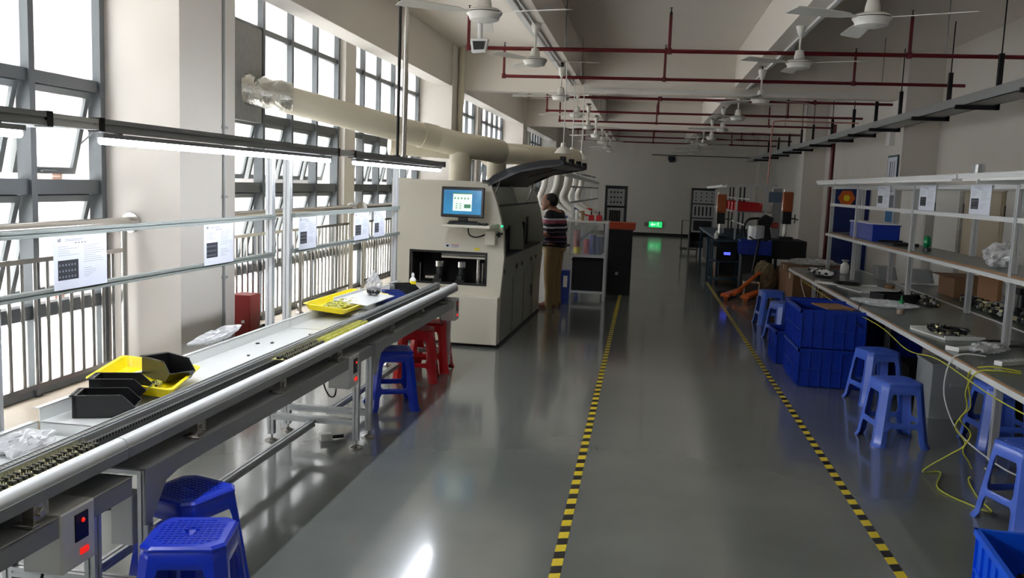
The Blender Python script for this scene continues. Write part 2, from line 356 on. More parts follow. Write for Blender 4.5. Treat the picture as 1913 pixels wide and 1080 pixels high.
# left wall: columns, small piers, lintel, sills
cols = [(-3.0, -2.15), (6.1, 6.82), (15.2, 15.98), (24.25, 25.05), (33.4, 34.2)]
for a, b in cols:
    struct(MB().box(-4.3, -3.35, a, b, 0, ZC).build('wall_left_column', 'wall', bevel=.004))
    struct(MB().box(4.05, XR, a, b, 0, ZC).build('wall_right_column', 'wall', bevel=.004))
wb = MB()
for k in range(-1, 4):
    y = 6.1 + 9.1*k
    for a, b, x in ((.72, 1.4, -3.6), (5.04, 5.45, -3.85)):
        if -5.2 < y+a < 34: wb.box(-4.3, x, y+a, min(y+b, 34.2), 0, 3.7)
struct(wb.build('wall_left_pier', 'wall', bevel=.004))
struct(MB().box(-4.3, -3.85, YN, -1.6, 0, ZC).build('wall_left_near', 'wall'))
struct(MB().box(-4.3, -3.66, YN, YF, 3.62, ZC).build('wall_left_lintel', 'wall'))
struct(MB().box(-4.25, -3.82, YN, YF, 0, .18).build('wall_left_base', 'wall'))
struct(MB().box(-4.2, -3.55, YN, YF, .18, .22).box(-3.6, -3.55, YN, YF, 0, .18).build('trim_1', 'sill', bevel=.004))
# beams
struct(MB().box(-3.66, -3.38, YN, YF, 3.38, ZC).build('ceiling_beam_window', 'wall', bevel=.004))
struct(MB().box(-1.38, -1.17, YN, YF, 3.5, ZC).build('ceiling_beam_left', 'ceil', bevel=.004))
struct(MB().box(1.41, 1.62, YN, YF, 3.5, ZC).build('ceiling_beam_right', 'ceil', bevel=.004))
for y in (-2.5, 6.5, 15.72, 24.8):
    struct(MB().box(-3.38, XR, y, y+.3, 3.36, ZC).build('ceiling_beam_cross', 'ceil', bevel=.004))

# windows: a grid of fixed lights with two rows of open top-hung casements
pitch = .755
def make_sash(h):
    b = MB(); W_ = pitch-.10; f = .045
    for a in ((0, W_, -h, -h+f), (0, W_, -f, 0)): b.box(-.022, .022, a[0], a[1], a[2], a[3])
    for a in ((0, f, -h+f, -f), (W_-f, W_, -h+f, -f)): b.box(-.022, .022, a[0], a[1], a[2], a[3])
    b.box(.02, .05, W_/2-.07, W_/2+.07, -h+.015, -h+.03)
    return b, MB().box(-.004, .004, f, W_-f, -h+f, -f)
_s1, _p1 = make_sash(.72); _s2, _p2 = make_sash(.60)
sash_proto = {}
def add_sash(parent, key, sb, pb, y, ztop, ang):
    if key not in sash_proto:
        s = sb.build('sash', 'sash', parent); p = pb.build('pane', 'glass', s); sash_proto[key] = (s, p)
    else:
        s0, p0 = sash_proto[key]; s = s0.copy(); COL.objects.link(s); s.parent = parent; p = p0.copy(); COL.objects.link(p); p.parent = s
    s.location = (XW-.03, y, ztop); s.rotation_euler = (0, math.radians(ang), 0)
def window(n, y0, y1, ang1=13, ang2=15):
    wn = D.objects.new('window_%d' % n, None); COL.objects.link(wn); wn['kind'] = 'structure'
    b = MB(); xs = (XW-.05, XW+.03); W_ = .055
    ys = []; y = y1-.05
    while y > y0+.2: ys.append(y); y -= pitch
    ys.append(y0+.03)
    for y in ys: b.box(xs[0], xs[1]+.02, y-W_/2, y+W_/2, .22, 3.62)
    for z, hh in ((.25, .05), (.79, .09), (1.615, .10), (2.33, .08), (3.2, .06), (3.6, .04)): b.box(xs[0], xs[1], y0, y1, z-hh/2, z+hh/2)
    b.build('window_frame', 'frame', wn)
    g = MB()
    for i in range(len(ys)-1):
        a, c = ys[i+1]+W_/2, ys[i]-W_/2
        for z0, z1 in ((.27, .75), (2.37, 3.17), (3.23, 3.58)): g.box(XW-.014, XW-.008, a, c, z0, z1)
        if c-a > .55:
            add_sash(wn, 1, _s1, _p1, a+.02, 1.56, ang2)
            add_sash(wn, 2, _s2, _p2, a+.02, 2.29, ang1)
            # narrow fixed side jamb and stay arm
            b2 = MB(); st = .3
            b2.tube([(XW, c-.03, 2.0), (XW-.12, c-.03, 1.9)], .006, 6)
            b2.build('stay_arm', 'sash', wn)
    g.build('pane', 'glass', wn)
k = 1
for y0, y1 in ((-1.6, 2.04), (2.45, 6.1), (7.6, 11.14), (11.55, 15.2), (16.75, 20.24), (20.65, 24.25), (25.9, 29.34), (29.75, 33.4)):
    window(k, y0, y1); k += 1
# brick fins, and added blocks outside that hold back daylight
struct(MB().box(-17, -13, -25, 95, -.3, 15).build('wall_outside_building', 'facade'))  # added block, cuts low sky light that would reach the right wall
struct(MB().box(-9, -6.5, 25, 70, -.3, 12).build('wall_outside_annex', 'facade2'))  # added block, dims daylight through the farthest windows
struct(MB().box(-4.5, -4.3, 6.0, 7.2, -.3, 6).box(-4.5, -4.3, 15.1, 16.2, -.3, 6).box(-4.5, -4.3, 24.2, 25.2, -.3, 6).build('wall_outside_brick', 'brick'))
# grey cement board filling a window light
struct(MB().box(XW-.02, XW+.04, 8.12, 8.79, 2.27, 3.2).build('window_infill_board', 'concrete', bevel=.004))
#@@OBJECTS

# ------------------------------------------------------------------ floor tape
tag(MB().box(-.335, -.285, -1, 17.5, 0, .0015).build('floor_tape', 'hazard'), 'black and yellow striped floor tape running beside the beige machine, left of the two', 'tape', 'hazard tape lines')
tag(MB().box(1.255, 1.305, -1, 17.5, 0, .0015).build('floor_tape', 'hazard'), 'black and yellow striped floor tape running beside the blue stools and crates', 'tape', 'hazard tape lines')

# ------------------------------------------------------------------ assembly line
SK = -.0137
def cw(u, Y, z=0.0): return (-1.80 + u - SK*(Y-2.3), Y, z)
def module(name, label, y0, y1, tray_z, posts, tray_start, gusset, leg0, leg1, box_y, docs_bars, tray_lip):
    L = y1-y0; t = thing(name, label, 'conveyor', cw(0, y0), SK, 'conveyor modules of the assembly line')
    b = MB()                                            # right rail, rounded top
    prof = [(.028,.735),(.028,.778),(.02,.795),(.006,.803),(-.010,.803),(-.024,.795),(-.030,.778),(-.030,.735)]
    b.prism(prof, 0, L, 'y'); b.build('guide_rail', 'aluw', t, smooth=True)
    MB().box(.028, .032, 0, L, .735, .768).box(-.03, .03, 0, L, .730, .735).build('side_plate', 'sheet2', t)
    MB().box(-.19, -.145, 0, L, .70, .795).box(-.185, -.178, 0, L, .795, .802).box(-.157, -.15, 0, L, .795, .802).build('guide_rail', 'sheet2', t, bevel=.002)
    MB().box(-.176, -.160, 0, L, .795, .799).box(-.145, -.128, 0, L, .76, .772).box(-.047, -.030, 0, L, .76, .772).build('drive_chain', 'chain', t)
    MB().box(-.145, -.03, 0, L, .70, .715).build('belt_pan', 'dark', t)
    # tray with back lip
    b = MB(); ts = tray_start; tz = tray_z
    Lt = L+.27 if y0 < 0 else L
    b.box(-.53, -.192, ts, Lt, tz-.004, tz).box(-.534, -.53, ts, Lt, tz-.004, tz+tray_lip).box(-.56, -.53, ts, Lt, tz+tray_lip-.004, tz+tray_lip)
    b.box(-.53, -.192, ts, ts+.004, tz-.06, tz)
    b.build('parts_tray', 'sheet', t)
    # lower apron
    b = MB()
    b.box(-.62, .045, gusset, L, .655, .665).box(.035, .045, gusset, L, .595, .665).box(-.62, -.61, gusset, L, .58, .665)
    b.prism([(gusset, .665), (gusset, .45), (gusset+.03, .45), (gusset+.14, .58), (gusset+.22, .595), (gusset+.3, .665)], .034, .046, 'x')
    b.build('apron', 'sheet2', t, bevel=.003)
    for lv in leg0 + leg1:
        for u in (-.02, -.60):
            lg = MB(); lg.extr((u, lv, .05), (u, lv, .655), .04); o = lg.build('leg', 'alu', t)
            MB().lathe([(.045, 0), (.045, .008), (.02, .02), (.008, .024), (.008, .05)], (u, lv, 0), 16).build('levelling_foot', 'steel', o, smooth=True)
        MB().extr((-.04, lv, .17), (-.58, lv, .17), .04).build('crossbar', 'alu', t)
        MB().extr((-.04, lv, .63), (-.58, lv, .63), .04).build('crossbar', 'alu', t)
    if leg0 and leg1:
        MB().extr((-.31, leg0[0]+.02, .15), (-.31, leg1[0]-.02, .15), .04).build('stretcher', 'alu', t)
    # brackets carrying the rails
    y = .5
    while y < L:
        bk = MB(); bk.box(-.02, .02, y, y+.05, .665, .73).box(-.03, .04, y-.03, y+.0, .665, .675).box(-.02, .02, y+.05, y+.07, .68, .73).cyl((.02, y+.025, .70), (.035, y+.025, .70), .015)
        bk.build('rail_bracket', 'steel', t, bevel=.002); y += .82
    for pv in posts:
        MB().extr((-.60, pv, .655), (-.60, pv, 1.93), .045).build('post', 'alu', t)
        MB().extr((-.60, pv, 1.905), (-.15, pv, 1.905), .035).build('arm', 'alu', t)
    if docs_bars:
        a, c = docs_bars
        for z in (1.485, 1.245): MB().extr((-.565, a, z), (-.565, c, z), .03).build('document_bar', 'bargrey', t)
    return t
def lamp_beam(y0, y1, l0, l1, label):
    t = thing('tube_light', label, 'light', cw(-.17, y0, 1.905), SK, 'tube lights over the assembly line')
    L = y1-y0
    MB().extr((0, .03, 0), (0, L-.03, 0), .045).build('support_beam', 'sheet2', t)
    for e_ in (0, L-.03): MB().box(-.026, .026, e_, e_+.03, -.026, .026).build('end_cap', 'black', t, bevel=.003)
    a, c = l0-y0, l1-y0
    h = MB().box(-.016, .016, a, c, -.045, -.028).box(-.01, .01, a+.1, a+.13, -.03, -.022).box(-.01, .01, c-.13, c-.1, -.03, -.022).build('lamp_housing', 'sheet2', t)
    MB().cyl((0, a+.01, -.056), (0, c-.01, -.056), .013, n=12).build('lamp_tube', 'led', h, smooth=True)
    return t
mA = module('conveyor', 'conveyor module nearest the camera with black pinned boards on its track', -.6, 2.835, .70, [.35], .0, .0, [.4], [3.30], 0, None, .05)
mB_ = module('conveyor', 'middle conveyor module carrying the yellow tray and black bins', 2.84, 5.55, .745, [.12, 2.56], .28, .08, [.18], [2.60], 0, (.02, 2.54), .055)
mC = module('conveyor', 'far conveyor module running up to the beige machine', 5.56, 8.15, .745, [.11, 2.60], 0, .05, [.14], [2.45], 0, (.12, 2.6), .055)
# extra doc bar on A
lamp_beam(.1, 2.72, .25, 2.60, 'white tube light above the near conveyor at the left picture edge')
lamp_beam(2.97, 5.42, 3.0, 5.30, 'long lit tube light over the middle conveyor module')
lamp_beam(5.70, 8.25, 5.74, 8.13, 'lit tube light over the far conveyor, ending by the beige machine')
for a, c in ((2.72, 2.97), (5.42, 5.70)):
    tag(MB().extr(cw(-.17, a, 1.905), cw(-.17, c, 1.905), .04).build('joining_bar', 'white'), 'pale aluminium bar joining two tube light beams, %s' % ('left one in front of the near window' if a < 3 else 'right one before the narrow pier'), 'bar', 'beam joining bars')
# round poles from the ceiling down to the light beam
for dx, mt, lb in ((-.03, 'dark', 'dark thin conduit dropping from ceiling to the tube light beam'), (.02, 'steel', 'bright round steel pole dropping from ceiling to the tube light beam')):
    x, y, _ = cw(-.17+dx, 6.85)
    tag(MB().cyl((x, y, 1.93), (x, y, ZC), .012 if mt == 'dark' else .02, n=12).cyl((x, y, 1.925), (x, y, 1.94), .035, n=12).build('ceiling_pole', mt, smooth=True), lb, 'pole')
x, y, _ = cw(-.6, 8.19)
# control boxes under the conveyor
def control_box(Y, label):
    t = thing('control_box', label, 'control box', cw(0, Y, .47), SK, 'grey conveyor control boxes')
    MB().box(-.085, .052, 0, .17, 0, .2).build('box_body', 'sheet', t, bevel=.006)
    MB().box(.050, .056, .065, .13, .085, .175).build('speed_dial_panel', 'black', t)
    MB().lathe([(.001, 0), (.008, .002), (.006, .006), (.001, .008)], (.056, .10, .15), 12, axis='x').build('red_indicator', 'ledred', t)
    MB().box(.050, .058, .09, .13, .035, .055).build('power_switch', 'ledred', t, bevel=.002)
    MB().tube(curve_pts([(-.05, .05, .0), (-.05, .02, -.05), (-.04, -.1, -.02), (-.05, -.16, .06), (-.05, -.13, .11), (-.05, -.08, .09)]), .005).build('power_cable', 'black', t)
    return t
control_box(2.44, 'grey control box with red switch under the nearest conveyor')
control_box(5.10, 'grey control box with red switch below middle conveyor, left of blue stool')
control_box(7.95, 'grey control box under the far conveyor behind the red stools')
t = thing('socket_box', 'pale grey power socket box on near conveyor leg with black plug', 'socket box', cw(-.12, 3.02, .33), SK)
MB().box(-.03, .06, -.02, .05, 0, .2).build('box_body', 'sheet', t, bevel=.004)
MB().lathe([(.018, -.05), (.02, -.03), (.012, 0)], (-.03, 0, .14), 12, axis='x').build('plug', 'black', t)
MB().tube(curve_pts([(-.05, 0, .14), (-.14, -.01, .11), (-.2, -.03, .02), (-.22, -.03, -.1)]), .006).build('power_cable', 'black', t)

# pins boards riding on the track
def pin_board(Y, n, black, label, grp):
    t = thing('circuit_board', label, 'circuit board', cw(-.087, Y, .774), SK, grp)
    MB().box(-.056, .056, 0, .105, 0, .0025).build('board', 'pcb', t)
    b = MB(); c = MB()
    for i in range(4):
        for u in (-.034, .006):
            b.box(u, u+.022, .006+i*.025, .022+i*.025, .0025, .016)
            for k in range(2): c.box(u+.004+k*.01, u+.006+k*.01, .009+i*.025, .011+i*.025, .016, .026)
    b.build('connector', 'black' if black else 'pcby', t); c.build('pins', 'brass', t)['kind'] = 'stuff'
    return t
_pb = {}
def put_boards(y0, y1, black, label, grp):
    Y = y0
    while Y < y1:
        if black not in _pb: _pb[black] = pin_board(Y, 4, black, label, grp)
        else:
            d = dup(_pb[black], cw(-.087, Y, .774), SK, label, grp)
        Y += .112
put_boards(1.7, 2.80, True, 'board with black pin headers on the near end of the track', 'black pinned boards on the near track')
put_boards(5.0, 5.7, False, 'board with yellow green parts on the track beyond the middle posts', 'yellow pinned boards on the middle track')
put_boards(4.42, 4.98, True, 'board with black pins on the track beside the tray, before the yellow ones', 'black pinned boards on the middle track')

# instruction sheets between the document bars
def sheet(Y0, Y1, label, X=None, z0=1.25, z1=1.47, logo=True, right=False):
    W_ = Y1-Y0; H_ = z1-z0
    loc = cw(-.545, Y0, z0) if X is None else (X, Y0, z0)
    t = thing('instruction_sheet', label, 'paper', loc, SK if X is None else 0, 'instruction sheets')
    s_ = 1 if not right else -1
    MB().box(-.001, .001, 0, W_, 0, H_).build('paper', 'paper', t)
    x0, x1 = (.001, .0016) if not right else (-.0016, -.001)
    b = MB(); rr = random.Random(int(Y0*100)); z = H_*.84
    def yy(a): return a*W_ if not right else (1-a)*W_
    def ln(a, c, z, h=.0018): b.box(x0, x1, min(yy(a), yy(c)), max(yy(a), yy(c)), z, z+h)
    ln(.2, .55, H_*.93); ln(.2, .5, H_*.905)
    for i in range(9):
        zz = H_*(.80-.04*i); ln(.55, .55+.4*rr.uniform(.5, 1), zz, .0012)
        if i < 5: ln(.08, .08+.38*rr.uniform(.4, 1), zz, .0012)
    for i in range(5): ln(.55, .55+.35*rr.uniform(.3, 1), H_*(.36-.04*i), .0012)
    for i in range(4): ln(.38+i*.06, .41+i*.06, H_*.85, .005)
    b.build('text_lines', 'ink', t)
    ph = MB(); a, c = yy(.07), yy(.44); ph.box(x0, x1, min(a, c), max(a, c), H_*.18, H_*.55); p = ph.build('photo_print', 'inkd', t)
    pl = MB()
    for i in range(6):
        for j in range(3): 
            ya = yy(.10+.055*i); pl.box(x0+(.0005 if not right else -.0005), x1+(.0005 if not right else -.0005), ya-.004, ya+.004, H_*(.22+.11*j), H_*(.22+.11*j)+.009)
    pl.build('photo_detail', 'ink', p)
    if logo and not right:
        M4 = Matrix(((0, 0, 1, .0012), (1, 0, 0, .1*W_), (0, 1, 0, H_*.925), (0, 0, 0, 1)))
        text_on('kll', .022, 'logo', 'inkd', t, M4)
    return t
sheet(3.25, 3.60, 'white instruction sheet nearest the camera, in front of the near railing')
sheet(4.46, 4.79, 'white instruction sheet hanging before the big white column')
sheet(5.74, 6.05, 'white instruction sheet just right of the twin middle posts')
sheet(6.86, 7.23, 'white instruction sheet in front of the narrow pier, left of a pair')
sheet(7.36, 7.67, 'white instruction sheet nearest the beige machine, right of a pair')

# yellow trays, bins and small things lying in the tray
def open_tray(w_, d_, h_, slope, th=.003, mi='yellow', name='tray', parent=None, lipw=.015):
    """shallow moulded tray, flared walls, rolled lip; origin at centre of base"""
    b = MB(); n = 5
    def ring(hw, hd, z, r=.03):
        pts = []
        for cx, cy, a0 in ((hw-r, hd-r, 0), (-hw+r, hd-r, 90), (-hw+r, -hd+r, 180), (hw-r, -hd+r, 270)):
            for i in range(n+1):
                a = math.radians(a0+90*i/n); pts.append((cx+r*math.cos(a), cy+r*math.sin(a), z))
        return pts
    R_ = [ring(w_/2-slope, d_/2-slope, 0), ring(w_/2, d_/2, h_), ring(w_/2+lipw, d_/2+lipw, h_), ring(w_/2+lipw, d_/2+lipw, h_-.004), ring(w_/2+th, d_/2+th, h_-.004), ring(w_/2-slope+th, d_/2-slope+th, -.003)]
    m = len(R_[0]); vs = [p for r in R_ for p in r]; fs = [tuple(range(m))]
    for j in range(len(R_)-1):
        for i in range(m): fs.append((j*m+i, j*m+(i+1) % m, (j+1)*m+(i+1) % m, (j+1)*m+i))
    fs.append(tuple(range((len(R_)-1)*m+m-1, (len(R_)-1)*m-1, -1)))
    b.add(vs, fs); return b.build(name, mi, parent, smooth=True)
x, y, z = (-2.235, 3.74, .782)
o = open_tray(.35, .42, .045, .02, name='plastic_tray'); o.location = (x, y, z); o.rotation_euler = (math.radians(2), math.radians(7), math.radians(12))
tag(o, 'bright yellow plastic tray on the middle conveyor with a black bin in it', 'tray', 'yellow plastic trays')
def parts_bin(name, loc, rz, mat, label, s_=1.0, grp='picking bins'):
    b = MB(); W_, Dp, H_ = .105*s_, .17*s_, .075*s_; th = .004
    out = [(-Dp/2, 0), (Dp/2-.02*s_, 0), (Dp/2+.012*s_, H_*.45), (Dp/2-.03*s_, H_), (-Dp/2-.01*s_, H_)]
    b.prism(out, -W_/2, -W_/2+th, 'x'); b.prism(out, W_/2-th, W_/2, 'x')
    for i in (0, 1): 
        p, q = out[i], out[i+1]
        b.add([(-W_/2, p[0], p[1]), (W_/2, p[0], p[1]), (W_/2, q[0], q[1]), (-W_/2, q[0], q[1]), (-W_/2, p[0], p[1]+th), (W_/2, p[0], p[1]+th), (W_/2, q[0]-th, q[1]+th*.4), (-W_/2, q[0]-th, q[1]+th*.4)], [(0,1,2,3),(7,6,5,4),(0,4,5,1),(3,2,6,7)])
    b.box(-W_/2, W_/2, -Dp/2-.01*s_, -Dp/2+th, 0, H_)
    for sx in (-1, 1): b.box(sx*W_/2-.006 if sx > 0 else -W_/2-.006, sx*W_/2+.006, -Dp/2-.014*s_, Dp/2-.035*s_, H_-.004, H_)
    b.box(-W_/2-.006, W_/2+.006, -Dp/2-.018*s_, -Dp/2-.006*s_, H_-.004, H_)
    o = b.build(name, mat, loc=loc, rz=rz); tag(o, label, 'bin', grp); return o
x, y, _ = (-2.14, 3.30, 0); parts_bin('picking_bin', (x, y, .747), math.radians(-70), 'black', 'black picking bin standing on the grey tray, front one of the pair', 1.25)
x, y, _ = (-2.19, 3.48, 0); parts_bin('picking_bin', (x, y, .775), math.radians(-72), 'black', 'black picking bin propped on the yellow tray edge behind another bin', 1.2)
x, y, _ = (-2.17, 3.83, 0); parts_bin('picking_bin', (x, y, .786), math.radians(-120), 'black', 'black picking bin standing inside the bright yellow tray', 1.25)
def scatter(name, label, cat, cx, cy, z, rx, ry, n, mat, sz=.012, rz=0, hgt=.02, kind=None):
    b = MB(); rr = random.Random(int(cx*991+cy*77)); mats = mat if isinstance(mat, list) else [mat]
    for i in range(n):
        a = rr.uniform(0, 6.28); q = math.sqrt(rr.random()); p = Vector((rx*q*math.cos(a), ry*q*math.sin(a), rr.uniform(sz/2, hgt*(1-q*.7)+sz/2)))
        R_ = Matrix.Rotation(rr.uniform(0, 6), 3, 'Z') @ Matrix.Rotation(rr.uniform(-.8, .8), 3, 'X')
        b.cb(p, (sz*rr.uniform(.5, 1.6), sz*rr.uniform(.4, 1), sz*rr.uniform(.3, .8)), R_, rr.randrange(len(mats)))
    o = b.build(name, mats, loc=(cx, cy, z), rz=rz, fix=False); tag(o, label, cat, kind=kind or 'stuff'); return o
x, y, _ = (-2.15, 3.66, 0); scatter('loose_terminals', 'small heap of yellow green terminals lying in the near yellow tray', 'parts', x, y, .783, .035, .05, 70, ['pcby', 'brass', 'dark'], .011)
# second yellow tray full of parts with a box lid over it
x, y, _ = cw(-.44, 6.45)
o = open_tray(.30, .95, .04, .02, name='plastic_tray'); o.location = (x, y, .80); o.rotation_euler = (0, math.radians(5), math.radians(-2)); tag(o, 'yellow plastic tray heaped with green parts on the far conveyor', 'tray', 'yellow plastic trays')
scatter('loose_terminals', 'heap of yellow green parts filling the far yellow tray', 'parts', x+.01, y-.12, .806, .10, .33, 420, ['pcby', 'brass', 'pcby'], .018, hgt=.04)
MB_ = MB().cb((0, 0, 0), (.26, .62, .006), Matrix.Rotation(math.radians(6), 3, 'Y')).cb((-.13, 0, .02), (.006, .62, .03), Matrix.Rotation(math.radians(6), 3, 'Y'))
x, y, _ = cw(-.34, 6.55); o = MB_.build('sheet_panel', 'sheet', loc=(x, y, .835), rz=-.05); tag(o, 'light grey sheet metal panel lying half over the far yellow tray', 'panel')
def blob(name, loc, r, mat, seed, label, cat, rz=0, amp=.25, neck=0, kind=None, parent=None):
    b = MB(); b.ell((0, 0, r[2]), r, 28, 18); rr = random.Random(seed)
    from mathutils import noise
    vs = []
    for p in b.v:
        v_ = Vector(p); d = v_-Vector((0, 0, r[2])); q = d.normalized() if d.length > 1e-6 else Vector((0, 0, 1))
        nz = noise.noise(q*3.1+Vector((seed, 0, 0)))*amp + noise.noise(q*8+Vector((seed, 3, 0)))*amp*.45
        d = d*(1+nz)
        if neck and q.z > .5: d.x *= 1-(q.z-.5)*1.3*neck; d.y *= 1-(q.z-.5)*1.3*neck; d.z *= 1+(q.z-.5)*.8*neck
        vs.append((d.x, d.y, max(d.z+r[2], 0)))
    b.v = vs; o = b.build(name, mat, parent, loc=loc, rz=rz)
    if label: tag(o, label, cat, kind=kind)
    return o
x, y, _ = cw(-.33, 6.72)
t = thing('parts_bag', 'upright clear plastic bag half full of black parts on the far conveyor', 'bag', (x, y, .835))
blob('bag_film', (0, 0, 0), (.062, .062, .085), 'film', 3, None, None, neck=.9, parent=t); blob('bag_contents', (0, 0, .003), (.055, .055, .035), 'blackm', 5, None, None, parent=t, amp=.1)
x, y, _ = (-2.24, 2.93, 0)
t = thing('parts_bag', 'flat clear bag of small dark screws lying at the near left', 'bag', (x, y, .702), .3)
blob('bag_film', (0, 0, 0), (.10, .16, .026), 'film', 11, None, None, amp=.4, parent=t); scatter_o = MB()
rr = random.Random(5)
for i in range(420):
    a = rr.uniform(0, 6.28); q = math.sqrt(rr.random()); p = Vector((.07*q*math.cos(a), .12*q*math.sin(a), .005+.028*rr.random()*(1-q)))
    scatter_o.cb(p, (.012, .004, .004), Matrix.Rotation(rr.uniform(0, 6), 3, 'Z'), rr.randrange(2))
o = scatter_o.build('bag_contents', ['dark', 'black'], t, fix=False); o['kind'] = 'stuff'
x, y, _ = cw(-.60, 4.72); blob('plastic_bag', (x, y, .80), (.045, .3, .03), 'film', 21, 'crumpled silvery clear plastic bag draped over the tray back lip', 'bag', amp=.5)
x, y, _ = cw(-.30, 6.25); blob('plastic_bag', (x, y, .75), (.07, .14, .012), 'film', 22, 'flat clear bag with a pink print lying beside the grey panel', 'bag', amp=.5)
x, y, _ = cw(-.31, 6.98); parts_bin('picking_bin', (x, y, .747), math.radians(-60), 'bluedk', 'navy blue picking bin beside the upright clear bag', 1.0)
x, y, _ = cw(-.31, 7.22); parts_bin('picking_bin', (x, y, .747), math.radians(-60), 'bluedk', 'navy blue picking bin between another navy bin and a black one', 1.0)
x, y, _ = cw(-.32, 7.58); parts_bin('picking_bin', (x, y, .747), math.radians(-55), 'black', 'black picking bin farthest along the line near the yellow label bottle', 1.25)
x, y, _ = cw(-.36, 7.98)
t = thing('glue_bottle', 'small white bottle with yellow and red label on the line end', 'bottle', (x, y, .747))
MB().lathe([(.001, 0), (.03, 0), (.03, .085), (.022, .1), (.012, .108), (.012, .12)], n=18).build('bottle_body', 'white', t, smooth=True)
MB().lathe([(.0305, .02), (.0305, .075)], n=18).build('label', 'yellow', t); MB().lathe([(.0308, .02), (.0308, .04)], n=18).build('label_band', 'red', t)
MB().lathe([(.001, .118), (.014, .118), (.014, .135), (.006, .15), (.001, .152)], n=14).build('cap', 'white', t, smooth=True)
x, y, _ = cw(-.29, 7.85); scatter('loose_terminals', 'small heap of terminals on the line beside the yellow label bottle', 'parts', x, y, .747, .05, .09, 60, ['pcby', 'brass', 'dark'], .016)
rr = random.Random(3)
for u, Y in ((-.47, 4.95), (-.40, 5.0), (-.30, 5.35), (-.36, 4.6), (-.33, 3.3), (-.27, 4.4)):
    tag(MB().box(-.01, .01, -.007, .007, 0, .006).build('metal_clip', 'dark', loc=cw(u, Y, .746), rz=rr.uniform(0, 3)), 'tiny dark metal clip lying loose on the middle white tray', 'clip', 'loose clips on the tray')

# ------------------------------------------------------------------ stools
def make_stool(mat, label, cat='stool'):
    t = thing('plastic_stool', label, cat)
    Ht, bw, tw, ch = .455, .195, .143, .038
    zs = [0, .035, .11, .135, .175, .2, .34, .375, .40, .44]
    # side param columns
    ts = [-1, -.74, -.66, -.42, .42, .66, .74, 1]
    def P(side, tt, z, push=0):
        f = z/Ht; hw = bw+(tw-bw)*f + (.012*(1-z/.035) if z < .035 else 0); c = ch
        L_ = hw-c
        x_ = tt*L_; y_ = -hw
        a = side*PI/2; return (x_*math.cos(a)-y_*math.sin(a), x_*math.sin(a)+y_*math.cos(a), z)
    b = MB(); idx = {}
    def vid(side, i, j):
        k_ = (side, i, j)
        if k_ not in idx: idx[k_] = len(b.v); b.v.append(P(side, ts[i], zs[j]))
        return idx[k_]
    F = []
    for s_ in range(4):
        for j in range(len(zs)-1):
            for i in range(len(ts)-1):
                inner = 1 <= i <= 5
                lower = j <= 2; upper = 4 <= j <= 6
                if inner and (j <= 1): 
                    continue
                if inner and j == 2:     # arch corners of the lower opening
                    if i == 1: F.append((vid(s_,1,2), vid(s_,2,3), vid(s_,1,3)))
                    if i == 5: F.append((vid(s_,6,2), vid(s_,6,3), vid(s_,5,3)))
                    continue
                if inner and upper:
                    if j == 4:
                        if i == 1: F.append((vid(s_,1,4), vid(s_,2,4), vid(s_,1,5)))
                        if i == 5: F.append((vid(s_,5,4), vid(s_,6,4), vid(s_,6,5)))
                    if j == 6:
                        if i == 1: F.append((vid(s_,1,6), vid(s_,2,7), vid(s_,1,7)))
                        if i == 5: F.append((vid(s_,6,6), vid(s_,6,7), vid(s_,5,7)))
                    continue
                F.append((vid(s_,i,j), vid(s_,i+1,j), vid(s_,i+1,j+1), vid(s_,i,j+1)))
        for j in range(len(zs)-1):  # chamfered corner
            n_ = (s_+1) % 4; F.append((vid(s_,7,j), vid(n_,0,j), vid(n_,0,j+1), vid(s_,7,j+1)))
    b.f = F; b.m = [0]*len(F)
    o = b.build('legs_shell', mat, t, smooth=True)
    sd = o.modifiers.new('solid', 'SOLIDIFY'); sd.thickness = .007; sd.offset = -1
    bv = o.modifiers.new('bevel', 'BEVEL'); bv.width = .002; bv.segments = 1; bv.limit_method = 'ANGLE'; bv.angle_limit = math.radians(50)
    q = MB(); rings = []
    for hw, z in ((tw+.0045, .438), (tw+.004, .447), (tw-.006, .455), (tw-.03, .4565), (.02, .452), (.008, .44)):
        c = ch*hw/tw; pts = []
        for s_ in range(4):
            for x_, y_ in ((-(hw-c), -hw), ((hw-c), -hw)):
                a = s_*PI/2; pts.append((x_*math.cos(a)-y_*math.sin(a), x_*math.sin(a)+y_*math.cos(a), z))
        rings.append(pts)
    vs = [p for r in rings for p in r]; fs = [(j*8+i, j*8+(i+1) % 8, (j+1)*8+(i+1) % 8, (j+1)*8+i) for j in range(len(rings)-1) for i in range(8)]
    fs.append(tuple(range((len(rings)-1)*8, len(rings)*8)))
    q.add(vs, fs)
    # raised anti-slip dots
    for i in range(-5, 6):
        for j in range(-5, 6):
            if abs(i)+abs(j) < 2 or abs(i)+abs(j) > 8: continue
            q.box(i*.021-.0075, i*.021+.0075, j*.021-.0075, j*.021+.0075, .4545, .4585)
    o2 = q.build('seat', mat, t); 
    return t
st = make_stool('blue', 'glossy blue plastic stool at the bottom edge, front one of the near pair')
st.location = (-1.56, 2.90, 0); st.rotation_euler.z = math.radians(14)
G_ = 'blue plastic stools'; st['group'] = G_
dup(st, (-1.79, 3.31, 0), math.radians(-18), 'glossy blue plastic stool half hidden under the near conveyor, behind another')
dup(st, (-1.86, 6.56, 0), math.radians(22), 'dark blue plastic stool standing in front of the red stools')
s2 = dup(st, (1.865, 6.62, 0), math.radians(8), 'light blue plastic stool beside the right bench, in front of a twin'); recolour(s2, 'blue', 'blue2')
